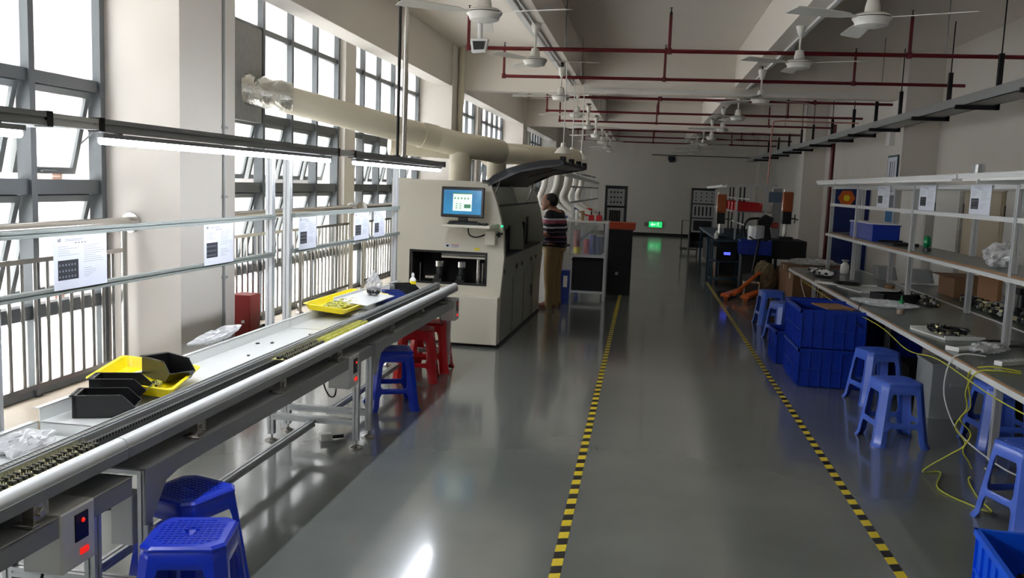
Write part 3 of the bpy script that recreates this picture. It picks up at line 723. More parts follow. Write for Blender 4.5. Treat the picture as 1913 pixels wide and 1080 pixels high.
for (x, y, r_, lb) in ((2.05, 7.9, 14, 'light blue plastic stool behind the front twin, right of the tall crates'), (1.76, 12.25, 6, 'light blue plastic stool farthest away beside the orange jack'), (2.15, 5.05, 18, 'light blue plastic stool at the right picture edge above the open crate'),
                     (2.62, 6.75, 5, 'light blue plastic stool in the dark under the right bench'), (1.75, 11.0, 20, 'light blue plastic stool behind the tall blue crates')):
    dup(s2, (x, y, 0), math.radians(r_), lb)
s3 = dup(st, (-1.92, 7.55, 0), math.radians(10), 'bright red plastic stool under the far conveyor, the front and upper one', 'red plastic stools'); recolour(s3, 'blue', 'red')
dup(s3, (-1.90, 8.0, 0), math.radians(4), 'bright red plastic stool right behind the front red stool')
#@@MACHINE

# ------------------------------------------------------------------ beige soldering machine
MX, MY = -2.69, 9.34
mc = thing('soldering_machine', 'large beige soldering machine with open black hood and screen', 'machine', (MX, MY, 0), -.028)
LM = 3.0
prof_r = [(1.215, .03), (1.22, .54), (1.235, .74), (1.25, .97), (1.235, 1.2), (1.20, 1.38), (1.15, 1.55), (1.07, 1.755)]
fp = MB()
fp.box(0, .22, 0, .07, .03, 1.77).box(.22, .84+.22, 0, .07, .03, .66).box(.22, 1.06, 0, .07, 1.0, 1.762)
fp.prism([(1.06, .03)] + prof_r + [(1.06, 1.76)], 0, .07, 'y')
fp.build('front_plate', 'cream', mc)
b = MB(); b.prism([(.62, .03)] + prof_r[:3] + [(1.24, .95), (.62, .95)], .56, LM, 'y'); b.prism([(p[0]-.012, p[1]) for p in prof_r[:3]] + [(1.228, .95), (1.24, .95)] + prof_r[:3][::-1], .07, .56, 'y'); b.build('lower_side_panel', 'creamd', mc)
MB().box(0, .55, .56, LM, .03, 1.74).box(0, .02, .07, .56, .03, 1.74).box(0, .55, .07, .56, 1.06, 1.74).box(.55, 1.2, .07, .56, .93, .95).build('rear_housing', 'cream', mc)
for yy, th in ((.07, .03), (1.28, .025), (LM-.05, .05)):
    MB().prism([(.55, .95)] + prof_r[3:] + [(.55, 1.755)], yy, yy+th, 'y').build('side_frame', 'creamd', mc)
MB().box(.55, .60, .1, LM-.05, .95, 1.6).build('inner_wall', 'dark', mc)
MB().box(.60, 1.22, .1, LM-.05, .95, .965).build('inner_deck', 'dark', mc)
b = MB()
rr = random.Random(9)
for i in range(9):
    y_ = .2+i*.31; x_ = rr.uniform(.75, 1.05); b.box(x_, x_+.09, y_, y_+.1, .965, rr.uniform(1.1, 1.5)).cyl((x_+.12, y_+.05, .965), (x_+.12, y_+.05, rr.uniform(1.1, 1.4)), .015)
b.build('inner_mechanism', ['dark'], mc)
MB().cyl((1.0, 1.45, .97), (1.0, 1.45, 1.36), .03).cyl((1.02, 1.62, 1.0), (1.02, 1.62, 1.42), .022).box(.96, 1.1, 1.4, 1.7, 1.34, 1.37).cyl((1.08, 1.5, 1.0), (1.08, 1.5, 1.25), .04).build('inner_cylinder', 'steel', mc, smooth=True)
MB().box(1.145, 1.17, .09, 1.26, 1.50, 1.52).box(1.145, 1.16, 1.3, LM-.06, 1.50, 1.52).build('guard_rail', 'dark', mc)
# lower front box
MB().box(.66, 1.215, -.09, .0, .03, .545).build('front_cover_box', 'cream', mc, bevel=.008)
MB().box(.64, 1.22, -.005, LM, .0, .03).build('plinth', 'blackm', mc)
# inlet opening
MB().box(.21, 1.07, -.008, .0, .985, 1.01).box(.21, 1.07, -.008, .0, .65, .675).box(.21, .235, -.008, .0, .67, .99).box(1.045, 1.07, -.008, .0, .67, .99).build('inlet_frame', 'black', mc, bevel=.006)
MB().box(.215, 1.065, .50, .52, .6, 1.05).box(.2, .23, .07, .5, .62, 1.04).box(1.05, 1.07, .07, .5, .62, 1.04).box(.2, 1.07, .07, .5, .62, .65).box(.2, 1.07, .07, .5, 1.02, 1.04).build('inlet_tunnel', 'blackm', mc)
for x_ in (.52, .77):
    m_ = MB().cyl((x_, .10, .68), (x_, .10, .83), .035).cyl((x_-.01, .07, .72), (x_-.01, .03, .72), .03).box(x_-.05, x_+.05, .02, .2, .655, .70).build('drive_motor', 'dark', mc, smooth=True)
    MB().lathe([(.001, .83), (.05, .83), (.052, .89), (.03, .895), (.001, .895)], (x_, .10, 0), 18).build('motor_cap', 'steel', m_, smooth=True)
MB().cyl((.30, .12, .66), (.30, .12, .86), .008).cyl((.36, .14, .70), (.46, .14, .70), .03).cyl((.95, .12, .66), (.95, .12, .92), .022).cyl((.99, .16, .66), (.99, .16, .88), .016).build('inlet_rod', 'steel', mc, smooth=True)
# monitor and keyboard shelf
mo = MB().cb((.835, -.22, 1.54), (.455, .035, .315), Matrix.Rotation(-.06, 3, 'X')).build('monitor', 'black', mc, bevel=.008)
MB().box(-.20, .20, 0, .001, -.125, .125).build('screen', 'screen', mo, loc=(.835, -.2395, 1.541)).rotation_euler = (-.06, 0, 0)
MB().box(-.10, .10, 0, .001, -.09, .095).build('screen_window', 'scrw', mo, loc=(.835, -.2408, 1.541)).rotation_euler = (-.06, 0, 0)
b = MB()
for i in range(5): b.box(-.085+i*.035, -.073+i*.035, 0, .001, .03, .05)
for i in range(3):
    for j in range(2): b.box(-.07+j*.04, -.05+j*.04, 0, .001, -.02-i*.022, -.012-i*.022)
b.box(.02, .09, 0, .001, -.06, -.02).box(-.1, .1, 0, .001, .084, .095); b.build('screen_icons', 'scrg', mo, loc=(.835, -.2418, 1.541)).rotation_euler = (-.06, 0, 0)
MB().box(.79, .88, -.22, -.16, 1.345, 1.39).box(.70, .97, -.27, -.08, 1.335, 1.345).build('monitor_foot', 'black', mc, bevel=.004)
MB().box(.66, 1.17, -.42, -.02, 1.285, 1.315).box(.80, 1.17, -.02, 0, 1.22, 1.315).box(1.06, 1.17, -.12, 0, 1.10, 1.25).build('keyboard_shelf', 'cream', mc, bevel=.006)
kb = MB().box(.72, 1.06, -.40, -.24, 1.315, 1.332).build('keyboard', 'dark', mc, bevel=.004)
b = MB()
for i in range(16):
    for j in range(5): b.box(.73+i*.0195, .745+i*.0195, -.39+j*.028, -.368+j*.028, 1.332, 1.338)
b.build('keys', 'black', kb)['kind'] = 'stuff'
MB().box(1.07, 1.13, -.38, -.28, 1.315, 1.34).build('mouse', 'black', mc, bevel=.012)
MB().cyl((1.17, -.06, 1.21), (1.20, -.06, 1.21), .012).lathe([(.001, 0), (.026, 0), (.028, .015), (.015, .025), (.001, .026)], (1.19, -.06, 1.21), 14, axis='x').build('arm_knob', 'black', mc, smooth=True)
MB().tube(curve_pts([(.86, -.05, 1.28), (.88, -.07, 1.20), (.96, -.08, 1.175), (1.06, -.05, 1.21)]), .008).build('monitor_cable', 'black', mc)
MB().box(.60, .76, -.002, 0, 1.05, 1.085).build('warning_sticker', 'paper', mc)
MB().box(.67, .755, -.004, -.002, 1.075, 1.082).build('sticker_stripe', 'orange', mc)
b = MB()
for a in range(7): b.cb((.63, -.003, 1.067), (.026, .002, .005), Matrix.Rotation(a*.9, 3, 'Y'))
b.build('black_fan_mark', 'inkd', mc)
for i in range(3): MB().box(.68, .75, -.0035, -.002, 1.053+i*.006, 1.055+i*.006).build('sticker_text', 'ink', mc)
MB().box(.925, .985, -.002, 0, 1.03, 1.055).build('yellow_sticker', 'yellow', mc)
for dy in (.08, .88, 1.25, 1.97, 2.36, 2.90):
    b = MB(); b.box(1.240, 1.246, dy, dy+.05, .785, .83); b.build('vent_button', 'black', mc)
for yy, zz in ((.2, 1.30), (.2, 1.22)): MB().cyl((1.22, -.001, zz), (1.22, -.012, zz), .012).build('start_button', 'ledgreen' if zz > 1.25 else 'black', mc)
for yy in (.75, 1.5, 2.25): MB().box(1.2295, 1.2325, yy, yy+.006, .06, .72).build('panel_seam', 'dark', mc)
MB().box(1.232, 1.240, 2.1, 2.16, .32, .46).build('door_latch', 'black', mc)
for yy in (.2, 2.7): MB().cyl((1.15, yy, 0), (1.15, yy, .03), .03).cyl((.1, yy, 0), (.1, yy, .03), .03).build('levelling_foot', 'blackm', mc)
# hood
ho = [(1.03, 1.765), (1.10, 1.83), (1.24, 1.905), (1.42, 1.965), (1.62, 2.005), (1.80, 2.02), (1.845, 2.0)]
hi = [(p[0]+.03, p[1]-.055) for p in ho[:-1]] + [(1.84, 1.975)]
b = MB(); b.prism(ho + hi[::-1], .0, 2.62, 'y')
b.prism(ho + [(1.80, 1.955), (1.4, 1.88), (1.06, 1.72)], 0, .03, 'y'); b.prism(ho + [(1.80, 1.955), (1.4, 1.88), (1.06, 1.72)], 2.59, 2.62, 'y')
hd = b.build('hood', 'black', mc, smooth=True)
for yy in (.12, .95, 1.75, 2.5): MB().box(1.79, 1.85, yy-.04, yy+.04, 1.99, 2.055).build('hood_handle', 'blackm', hd, bevel=.01)
b = MB()
for a, c in ((.18, 1.2), (1.4, 2.45)): b.add([(1.22, a, 1.838), (1.6, a, 1.942), (1.6, c, 1.942), (1.22, c, 1.838), (1.22, a, 1.828), (1.6, a, 1.932), (1.6, c, 1.932), (1.22, c, 1.828)], [(0,1,2,3),(4,7,6,5),(0,4,5,1),(1,5,6,2),(2,6,7,3),(3,7,4,0)])
b.build('hood_lining', 'dark', hd)
MB().cyl((1.08, .12, 1.50), (1.16, .12, 1.81), .009).cyl((1.08, 2.5, 1.50), (1.16, 2.5, 1.81), .009).build('gas_strut', 'steel', mc)
MB().box(.99, 1.06, 0, 2.62, 1.74, 1.78).build('hinge_strip', 'dark', mc)

# ------------------------------------------------------------------ exhaust ducts
def ring_tube(b, pts, r, n=24): return b.tube(curve_pts(pts, 8) if len(pts) > 2 else pts, r, n)
t = thing('exhaust_duct', 'cream plastic exhaust duct from the cement board window to the beige machine', 'duct', (-3.9, 8.45, 0))
ox, oy = 3.9, -8.45
def q(x, y, z): return (x+ox, y+oy, z)
MB().tube([q(-3.62, 8.60, 2.51), q(-2.40, 9.86, 2.23)], .135, 28).build('duct_pipe', 'pvc', t, smooth=True)
b = MB(); b.tube([q(-2.50, 9.76, 2.255), q(-2.36, 9.89, 2.225)], .145, 28).tube([q(-2.37, 9.9, 2.225), q(-2.08, 9.99, 2.165), q(-1.86, 10.15, 2.14), q(-1.72, 10.45, 2.12)], .14, 28)
b.build('duct_elbow', 'pvc', t, smooth=True)
MB().tube([q(-2.09, 10.0, 2.13), q(-2.09, 10.0, 1.74)], .125, 28).tube([q(-2.09, 10.0, 2.0), q(-2.09, 10.0, 1.96)], .133, 28).build('duct_branch', 'pvc', t, smooth=True)
MB().ell(q(-1.74, 10.46, 2.11), (.14, .14, .14), 24, 14).tube([q(-1.76, 10.52, 2.11), q(-1.76, 10.55, 1.74)], .115, 28).build('duct_drop', 'pvc', t, smooth=True)
pts = [q(-3.98+.045*i, 8.45+.018*i, 2.58-.006*i+.008*math.sin(i*2.1)) for i in range(11)]
MB().tube(pts, [.15+.012*math.sin(i*1.9)+.006*math.cos(i*4.1) for i in range(11)], 22).build('foil_wrap', pm('crumpled_foil', (190, 188, 180), .25, .85, var=.15, scale=18, bump=1.5), t, smooth=True)
MB().box(-.02, .10, -.02, .2, 2.47, 2.52).build('tape_patch', 'paper', t)
t = thing('exhaust_duct', 'cream plastic duct with a round capped end behind the black hood', 'duct', (-2.4, 13.2, 0))
MB().tube([(-1.2, -.9, 2.23), (.5, .0, 2.20), (1.3, .9, 2.18)], .14, 24).build('duct_pipe', 'pvc', t, smooth=True)
MB().tube([(.25, -.85, 2.13), (.62, .1, 2.17)], .125, 24).build('duct_branch', 'pvc', t, smooth=True)
MB().tube([(.23, -.93, 2.125), (.26, -.83, 2.13)], .14, 24).tube([(.225, -.945, 2.125), (.24, -.9, 2.125)], .095, 24).build('duct_cap', 'pvc', t, smooth=True)
MB().cyl((.55, .1, 2.1), (.55, .1, 1.4), .11, n=24).build('duct_drop', 'pvc', t, smooth=True)
tag(MB().cyl((-3.29, 15.62, 0), (-3.29, 15.62, ZC), .05, n=16).cyl((-3.29, 15.62, 3.1), (-3.29, 15.62, 3.4), .06, n=16).build('downpipe', 'pvc', smooth=True), 'cream vertical drainpipe beside the second white window column', 'pipe')
# conduit on near column
t = MB().cyl((-3.34, 6.76, .25), (-3.34, 6.76, ZC), .011, n=10)
for z in (.9, 1.25, 1.55, 2.1): t.box(-3.35, -3.325, 6.74, 6.80, z, z+.02)
tag(t.build('cable_conduit', 'sheet2', smooth=True), 'grey conduit running up the inner edge of the nearest white column', 'conduit')

# ------------------------------------------------------------------ ceiling fans
def make_fan():
    t = thing('ceiling_fan', 'x', 'ceiling fan', (0, 0, 3.0), 0, 'white ceiling fans')
    MB().lathe([(.012, .5), (.012, .40)], n=10).box(-.05, .05, -.01, .01, .475, .5).build('hook', 'dark', t)
    MB().lathe([(.03, .44), (.05, .435), (.055, .40), (.035, .33), (.018, .30)], n=18).build('canopy', 'fan', t, smooth=True)
    MB().cyl((0, 0, .10), (0, 0, .33), .012, n=10).build('downrod', 'fan', t, smooth=True)
    MB().lathe([(.018, .16), (.04, .15), (.052, .10), (.055, .06), (.045, .055), (.11, .05), (.135, .035), (.135, .015), (.12, .0), (.11, -.03), (.06, -.045), (.001, -.048)], n=28).build('motor', 'fan', t, smooth=True)
    MB().lathe([(.1355, .028), (.137, .025), (.1355, .022)], n=28).build('motor_band', 'dark', t)
    for k in range(3):
        b = MB(); a = k*2*PI/3; R_ = Matrix.Rotation(a, 3, 'Z'); tl = Matrix.Rotation(.16, 3, 'X')
        vs = []
        for x_, hw in ((.13, .02), (.2, .025), (.24, .055), (.40, .065), (.66, .075), (.70, .068)):
            for sy, sz in ((-1, -1), (1, -1), (1, 1), (-1, 1)): vs.append(R_ @ (Vector((x_, 0, .02)) + tl @ Vector((0, sy*hw, sz*.002-.02*(x_-.2)))))
        fs = [(0,3,2,1), (20,21,22,23)] + [(j*4+i, j*4+(i+1) % 4, (j+1)*4+(i+1) % 4, (j+1)*4+i) for j in range(5) for i in range(4)]
        b.add(vs, fs); b.build('blade', 'fan', t)
    return t
ordw = ['first', 'second', 'third', 'fourth', 'fifth', 'sixth', 'seventh', 'eighth', 'ninth']
f0 = make_fan(); firstfan = True
for row, X_, zz, zt in (('left', -1.27, 3.0, 3.5), ('right', 1.53, 3.02, 3.5)):
    for i in range(9):
        y = 6.8+3.1*i
        if row == 'right' and i == 0: zz_ = 2.99
        else: zz_ = zz + (.08 if i == 1 else 0)
        rz = ([-.35, .0, 1.3, .9, .2, .7, 1.5, .4, 1.0] if row == 'left' else [-.52, -.5, .3, -.2, 1.2, .6, .1, 1.4, .9])[i]
        lb = 'white ceiling fan, %s from the camera in the %s row' % (ordw[i], row)
        if firstfan: f = f0; f.location = (X_, y, zz_); f.rotation_euler.z = rz; f['label'] = lb; firstfan = False
        else: f = dup(f0, (X_, y, zz_), rz, lb)
tag(MB().box(-1.36, -1.33, 5, 15.7, 3.47, 3.5).box(-1.30, -1.28, 5, 15.7, 3.48, 3.5).box(-1.42, -1.38, 5, 15.7, 3.50, 3.54).build('cable_trunking', 'white'), 'white cable trunking running along underside of the left ceiling beam', 'trunking')
tag(MB().box(1.60, 1.64, 5, 15.7, 3.47, 3.5).box(1.64, 1.66, 5, 15.7, 3.5, 3.53).build('cable_trunking', 'white'), 'white cable trunking running along the right ceiling beam', 'trunking')
tag(MB().box(-1.1, 3.9, 15.69, 15.72, 3.40, 3.43).build('cable_trunking', 'white'), 'white cable trunking running across the nearest cross beam', 'trunking')
t = thing('wall_light', 'small white emergency light fixture hanging under the nearest left fan', 'light', (-1.31, 6.86, 2.82))
MB().prism([(-.07, .02), (.07, .02), (.05, -.075), (-.055, -.085)], -.03, .03, 'y').build('lamp_body', 'white', t, bevel=.006)
MB().prism([(-.05, .0), (.05, .0), (.04, -.06), (-.04, -.065)], -.034, -.031, 'y').build('lamp_glass', 'dark', t)
MB().cyl((0, 0, .02), (0, 0, .14), .02).build('mount', 'white', t)

# ------------------------------------------------------------------ sprinkler pipes
names_ = ['nearest', 'second', 'third', 'fourth', 'fifth', 'sixth', 'seventh', 'farthest']
for i, y in enumerate((11.05, 13.85, 16.85, 20.0, 23.0, 26.2, 29.3, 32.6)):
    t = thing('sprinkler_pipe', 'dark red sprinkler pipe across the ceiling, %s of the eight from the camera' % names_[i], 'pipe', (-2.25, y, 3.40), .012, 'red sprinkler pipes')
    xe = 6.75 if i else 6.8
    if i in (2, 5): xe = 6.6
    MB().cyl((0, 0, 0), (xe, 0, 0), .024, n=12).build('pipe_run', 'pipe', t, smooth=True)
    for rx in (0, 2.45, 5.2):
        up = .42 if not (i in (2, 5)) else .10
        MB().cyl((rx, 0, -.02), (rx, 0, up), .02, n=10).cyl((rx, 0, -.035), (rx, 0, .035), .032, n=12).build('riser', 'pipe', t, smooth=True)
        MB().lathe([(.018, 0), (.018, .03), (.008, .05), (.006, .08), (.02, .083), (.02, .087), (.001, .088)], (rx, 0, up), 10).build('sprinkler_head', 'dark', t)
    MB().cyl((3.9, 0, 0), (3.9, 0, .66), .008, n=8).cyl((5.6, 0, 0), (5.6, 0, .66), .008, n=8).cyl((1.2, 0, 0), (1.2, 0, .66), .008, n=8).build('hanger_rod', 'sheet2', t)
# supply pipe at the right wall
tag(MB().cyl((4.3, 21.9, 0), (4.3, 21.9, 3.4), .05, n=12).build('supply_pipe', 'pipe', smooth=True), 'dark red vertical supply pipe beside the right wall, behind the blue board', 'pipe')
tag(MB().tube(curve_pts([(2.32, 17.7, 1.86), (2.33, 17.7, 2.4), (2.34, 17.7, 3.02), (2.44, 17.7, 3.12), (2.9, 17.7, 3.12), (3.9, 17.7, 3.12)], 4), .012).build('air_hose_pipe', pm('pink_pipe', (200, 130, 120), .4), smooth=True), 'thin pale pipe rising from the far workbench and bending right', 'pipe')
# cable tray with hangers
tag(MB().box(3.56, 3.58, 4, 33, 2.84, 2.95).box(3.86, 3.88, 4, 33, 2.84, 2.95).box(3.56, 3.88, 4, 33, 2.84, 2.845).build('cable_tray', 'sheet2'), 'long grey cable tray hanging along the right side of the ceiling', 'cable tray')
for i, y in enumerate((9.2, 11.0, 12.7, 15.0, 16.5, 18.2, 20.2, 22.4, 24.0, 26.0, 28.0, 30.2)):
    tag(MB().box(3.47, 3.93, y-.025, y+.025, 2.79, 2.838).box(3.89, 3.94, y-.025, y+.025, 2.79, 3.42).cyl((3.915, y, 3.42), (3.915, y, ZC if y not in (15.0, 24.0) else ZC), .008).build('tray_hanger', 'blackm'),
        'black L shaped hanger carrying the grey cable tray, %s from the camera' % (ordw + ['tenth', 'eleventh', 'twelfth'])[i], 'hanger', 'black cable tray hangers')
#@@RIGHT

# ------------------------------------------------------------------ right workbench
t = thing('workbench', 'long green topped workbench with aluminium shelf frame on the right', 'workbench', (2.04, 2.6, 0))
LB = 10.1
MB().box(0, .94, 0, LB, .712, .738).box(-.004, 0, 0, LB, .712, .745).build('worktop', 'wood', t)
MB().box(.0, .94, 0, LB, .738, .75).build('bench_mat', 'mat', t)
MB().box(-.012, .0, 0, LB, .700, .735).box(.93, .95, 0, LB, .70, .757).build('edge_trim', 'aluw', t)
for y in (3.51, 6.2, 8.3, 9.95):
    for x in (.32, .88):
        lg = MB().extr((x, y, .05), (x, y, .70), .045).build('leg', 'alu', t)
        MB().lathe([(.045, 0), (.045, .01), (.015, .02), (.01, .05)], (x, y, 0), 14).build('levelling_foot', 'steel', lg, smooth=True)
    MB().extr((.05, y, .675), (.9, y, .675), .045).build('crossbar', 'alu', t)
for y in (1.9, 3.92, 6.29, 8.56, 10.02): MB().extr((.49, y, .75), (.49, y, 1.88), .045).build('front_post', 'alu', t)
for y in (3.6, 5.83, 8.42, 10.0): MB().extr((.88, y, .75), (.88, y, 1.88), .045).build('rear_post', 'alu', t)
for x in (.49, .88):
    MB().extr((x, .5, 1.86), (x, LB, 1.86), .035).build('top_bar', 'aluw', t)
MB().extr((.49, .5, 1.63), (.49, LB, 1.63), .035).build('middle_bar', 'aluw', t)
for y in (1.9, 3.92, 6.29, 8.56, 10.02):
    MB().extr((.20, y, 1.885), (.92, y, 1.885), .03).build('shelf_arm', 'aluw', t)
MB().box(.47, .90, .5, LB, 1.235, 1.255).build('shelf_board', 'wood', t)
MB().box(.47, .90, .5, LB, 1.255, 1.262).build('shelf_mat', 'mat', t)
MB().extr((.455, .5, 1.225), (.455, LB, 1.225), .03).build('shelf_edge', 'aluw', t)
# unlit lamp beams on top of the bench
for a, c, lb in ((2.9, 6.95, 'unlit pale lamp beam along the top of the right shelf, near the camera'), (6.98, 12.4, 'unlit pale lamp beam along the top of the right shelf, far part')):
    t = thing('tube_light', lb, 'light', (2.27, a, 1.925), 0, 'unlit lamp beams over the right bench')
    MB().extr((0, 0, 0), (0, c-a, 0), .035).build('support_beam', 'aluw', t); MB().box(-.015, .015, .1, c-a-.1, -.035, -.018).build('lamp_housing', 'white', t)
t = thing('profile_bar', 'short grey aluminium bar with a black cap lying on top of the right shelf', 'bar', (2.75, 4.6, 1.905))
MB().extr((0, 0, .025), (0, 2.82, .025), .05).build('bar_body', 'sheet2', t); MB().box(-.026, .026, 2.82, 2.86, 0, .05).build('end_cap', 'black', t)
t = thing('film_roll', 'shiny upright clear plastic film roll standing on the shelf top rail', 'roll', (2.45, 7.12, 1.90))
MB().lathe([(.04, 0), (.046, .002), (.046, .125), (.04, .127), (.038, .125), (.038, 0)], n=20).build('film_wrap', 'acrylic', t, smooth=True)
MB().lathe([(.015, 0), (.024, 0), (.024, .12), (.015, .12)], n=14).build('core', 'steel', t, smooth=True)
sheet(9.69, 10.17, 'paper sheet hanging between the rails of the right shelf, farthest of three', X=2.5, z0=1.65, z1=1.87, right=True)
sheet(8.22, 8.67, 'paper sheet hanging between the rails of the right shelf, middle of three', X=2.5, z0=1.65, z1=1.87, right=True)
sheet(6.96, 7.38, 'glossy paper sheet hanging between the rails of the right shelf, nearest of three', X=2.5, z0=1.65, z1=1.87, right=True)
# second bench behind
t = thing('workbench', 'second green topped workbench standing against the back of the shelf bench', 'workbench', (3.02, 2.6, 0))
MB().box(0, .85, 0, 8.4, .70, .735).build('worktop', 'wood', t); MB().box(0, .85, 0, 8.4, .735, .75).build('bench_mat', 'mat', t)
for y in (.3, 2.8, 5.3, 8.1):
    for x in (.06, .79): MB().extr((x, y, 0), (x, y, .70), .045).build('leg', 'alu', t)
# crates
def crate(W_, Dp, H_, loc, rz, label, mat='bcrate', grp='blue plastic crates', name='plastic_crate'):
    b = MB(); th = .004
    b.box(-W_/2, W_/2, -Dp/2, Dp/2, 0, .006)
    for s_ in (-1, 1):
        x0 = s_*W_/2; b.box(min(x0, x0-s_*th), max(x0, x0-s_*th), -Dp/2, Dp/2, 0, H_); y0 = s_*Dp/2; b.box(-W_/2, W_/2, min(y0, y0-s_*th), max(y0, y0-s_*th), 0, H_)
        b.box(min(x0, x0+s_*.018), max(x0, x0+s_*.018), -Dp/2-.018, Dp/2+.018, H_-.03, H_); b.box(-W_/2-.018, W_/2+.018, min(y0, y0+s_*.018), max(y0, y0+s_*.018), H_-.03, H_)
        n = max(3, int(Dp/.09))
        for i in range(n+1):
            yy = -Dp/2+Dp*i/n; b.box(min(x0, x0+s_*.012), max(x0, x0+s_*.012), max(-Dp/2, yy-.004), min(Dp/2, yy+.004), 0, H_-.03)
        n = max(3, int(W_/.09))
        for i in range(n+1):
            xx = -W_/2+W_*i/n; b.box(max(-W_/2, xx-.004), min(W_/2, xx+.004), min(y0, y0+s_*.012), max(y0, y0+s_*.012), 0, H_-.03)
        b.box(min(x0, x0+s_*.012), max(x0, x0+s_*.012), -Dp/2, Dp/2, H_*.45, H_*.45+.008); b.box(-W_/2, W_/2, min(y0, y0+s_*.012), max(y0, y0+s_*.012), H_*.45, H_*.45+.008)
    o = b.build(name, mat, loc=loc, rz=rz); tag(o, label, 'crate', grp); return o
crate(.56, .80, .355, (1.76, 8.72, 0), 0, 'big blue crate on the floor, lower one of the tall stack')
crate(.56, .80, .355, (1.76, 8.72, .36), 0, 'big blue crate on top of the tall stack with a frame in it')
o = MB().box(-.13, .13, -.2, -.185, 0, .012).box(-.13, .13, .185, .2, 0, .012).box(-.13, -.115, -.2, .2, 0, .012).box(.115, .13, -.2, .2, 0, .012).box(-.12, .12, -.19, .19, .002, .005)
o = o.build('picture_frame', 'wood', loc=(1.80, 8.60, .716), rz=.2); tag(o, 'flat wooden frame lying in the mouth of the upper blue crate', 'frame')
crate(.34, .5, .34, (1.60, 9.62, 0), 0, 'lower blue crate just behind the tall stack')
crate(.55, .45, .58, (1.98, 10.3, 0), .1, 'blue crate behind the tall stack, under the far bench end')
crate(.5, .38, .50, (2.45, 9.1, 0), .05, 'blue crate in the dark under the right bench, beside the tall stack')
crate(.46, .62, .33, (1.72, 3.66, 0), -.10, 'open blue crate full of cable scraps at the bottom right corner', mat='bcrate2')
scatter('cable_scraps', 'tangle of dark and coppery cable scraps filling the bottom right crate', 'scraps', 1.74, 3.68, .10, .18, .25, 520, ['dark', 'blackm', 'redbox', 'brass', 'khaki'], .035, hgt=.14)
for x, y, w_, d_, h_, lb, mt in ((2.55, 7.6, .4, .4, .45, 'pale grey box in the dark below the right bench', 'sheet2'), (2.6, 10.8, .5, .5, .4, 'dark bin below the far end of right bench', 'blackm'), (3.4, 8.8, .6, 1.4, .6, 'black cabinet below the second bench', 'blackm'), (3.4, 5.6, .6, 1.6, .6, 'navy storage box below the second bench near camera', 'bluedk'), (2.55, 8.3, .35, .4, .3, 'black tub on the floor below the right bench', 'blackm')):
    b = MB().box(-w_/2, w_/2, -d_/2, d_/2, 0, h_-.02).box(-w_/2-.008, w_/2+.008, -d_/2-.008, d_/2+.008, h_-.02, h_).box(-.06, .06, -d_/2-.014, -d_/2, h_*.6, h_*.6+.03)
    tag(b.build('storage_box', mt, loc=(x, y, 0), bevel=.004), lb, 'box')
# clutter on the bench
def cable(name, pts, r, mat, label, cat='cable', grp=None, k=6):
    o = MB().tube(curve_pts(pts, k), r, 7).build(name, mat, smooth=True); tag(o, label, cat, grp); return o
cable('ground_cable', [(2.0, 11.5, .69), (2.0, 9.5, .66), (2.01, 7.8, .68), (2.0, 6.9, .63), (2.0, 6.2, .69), (2.0, 5.2, .66), (2.0, 4.2, .69)], .004, 'cabley', 'yellow green cable slung along the front edge of the right bench')
cable('ground_cable', [(2.24, 5.5, .757), (2.1, 5.52, .762), (2.02, 5.58, .73), (2.0, 5.66, .6), (2.03, 5.70, .48), (1.98, 5.72, .36), (2.04, 5.70, .26), (1.98, 5.78, .16), (1.90, 5.86, .06), (1.86, 5.86, .012), (1.98, 5.9, .008), (1.86, 5.55, .008), (1.98, 5.25, .008), (2.04, 5.20, .008), (2.05, 5.45, .008), (2.1, 5.75, .012), (2.12, 5.78, .03)], .0045, 'cabley', 'yellow green cable hanging off the right bench and looping on the floor')
cable('ground_cable', [(2.26, 5.56, .757), (2.1, 5.62, .765), (2.02, 5.7, .70), (2.05, 5.7, .5), (1.99, 5.68, .42), (2.06, 5.68, .33), (2.03, 5.7, .22), (2.07, 5.7, .15), (2.10, 5.72, .10)], .0045, 'cabley', 'second yellow green cable twisting round the hanging one at the bench')
cable('power_cable', [(2.22, 6.0, .765), (2.08, 6.02, .765), (2.01, 6.02, .70), (1.99, 6.0, .5), (2.06, 5.95, .3), (2.15, 5.8, .2), (2.3, 5.6, .12), (2.45, 5.5, .14), (2.6, 5.4, .2)], .005, 'cablew', 'white cable drooping from the right bench past the steel leg')
cable('power_cable', [(2.06, 11.8, .71), (2.0, 11.5, .66), (2.01, 11.2, .5), (2.05, 11.1, .42), (2.1, 11.0, .5), (2.06, 10.7, .7)], .004, 'cablew', 'thin white cable looping below the far end of right bench')
cable('power_cable', [(2.3, 8.9, .76), (2.06, 8.6, .765), (1.99, 8.45, .70), (1.95, 8.3, .62), (1.97, 8.1, .60)], .004, 'black', 'black wire hanging over the bench edge above the tall crates')
def strip(loc, rz, label, n=5):
    t = thing('power_strip', label, 'power strip', loc, rz)
    MB().box(-.028, .028, 0, .05+n*.05, 0, .03).build('strip_body', 'white', t, bevel=.004)
    b = MB()
    for i in range(n): MB().box(-.016, .016, .03+i*.05, .055+i*.05, .03, .0305).build('socket', 'ink', t)
    return t
strip((2.20, 5.75, .751), -1.0, 'white power strip with cables at near end of right bench')
def coil(loc, R0, r, n, mat, label, seed, cat='cable', flat=.012):
    rr = random.Random(seed); pts = []
    for i in range(n*14):
        a = 2*PI*i/14; R1 = R0*(1+.12*math.sin(a*.37+seed)+rr.uniform(-.03, .03)); pts.append((R1*math.cos(a), R1*.8*math.sin(a), r+flat*abs(math.sin(i*.21+seed))))
    o = MB().tube(pts, r, 6).build('coiled_cable', mat, loc=loc, smooth=True); tag(o, label, cat); return o
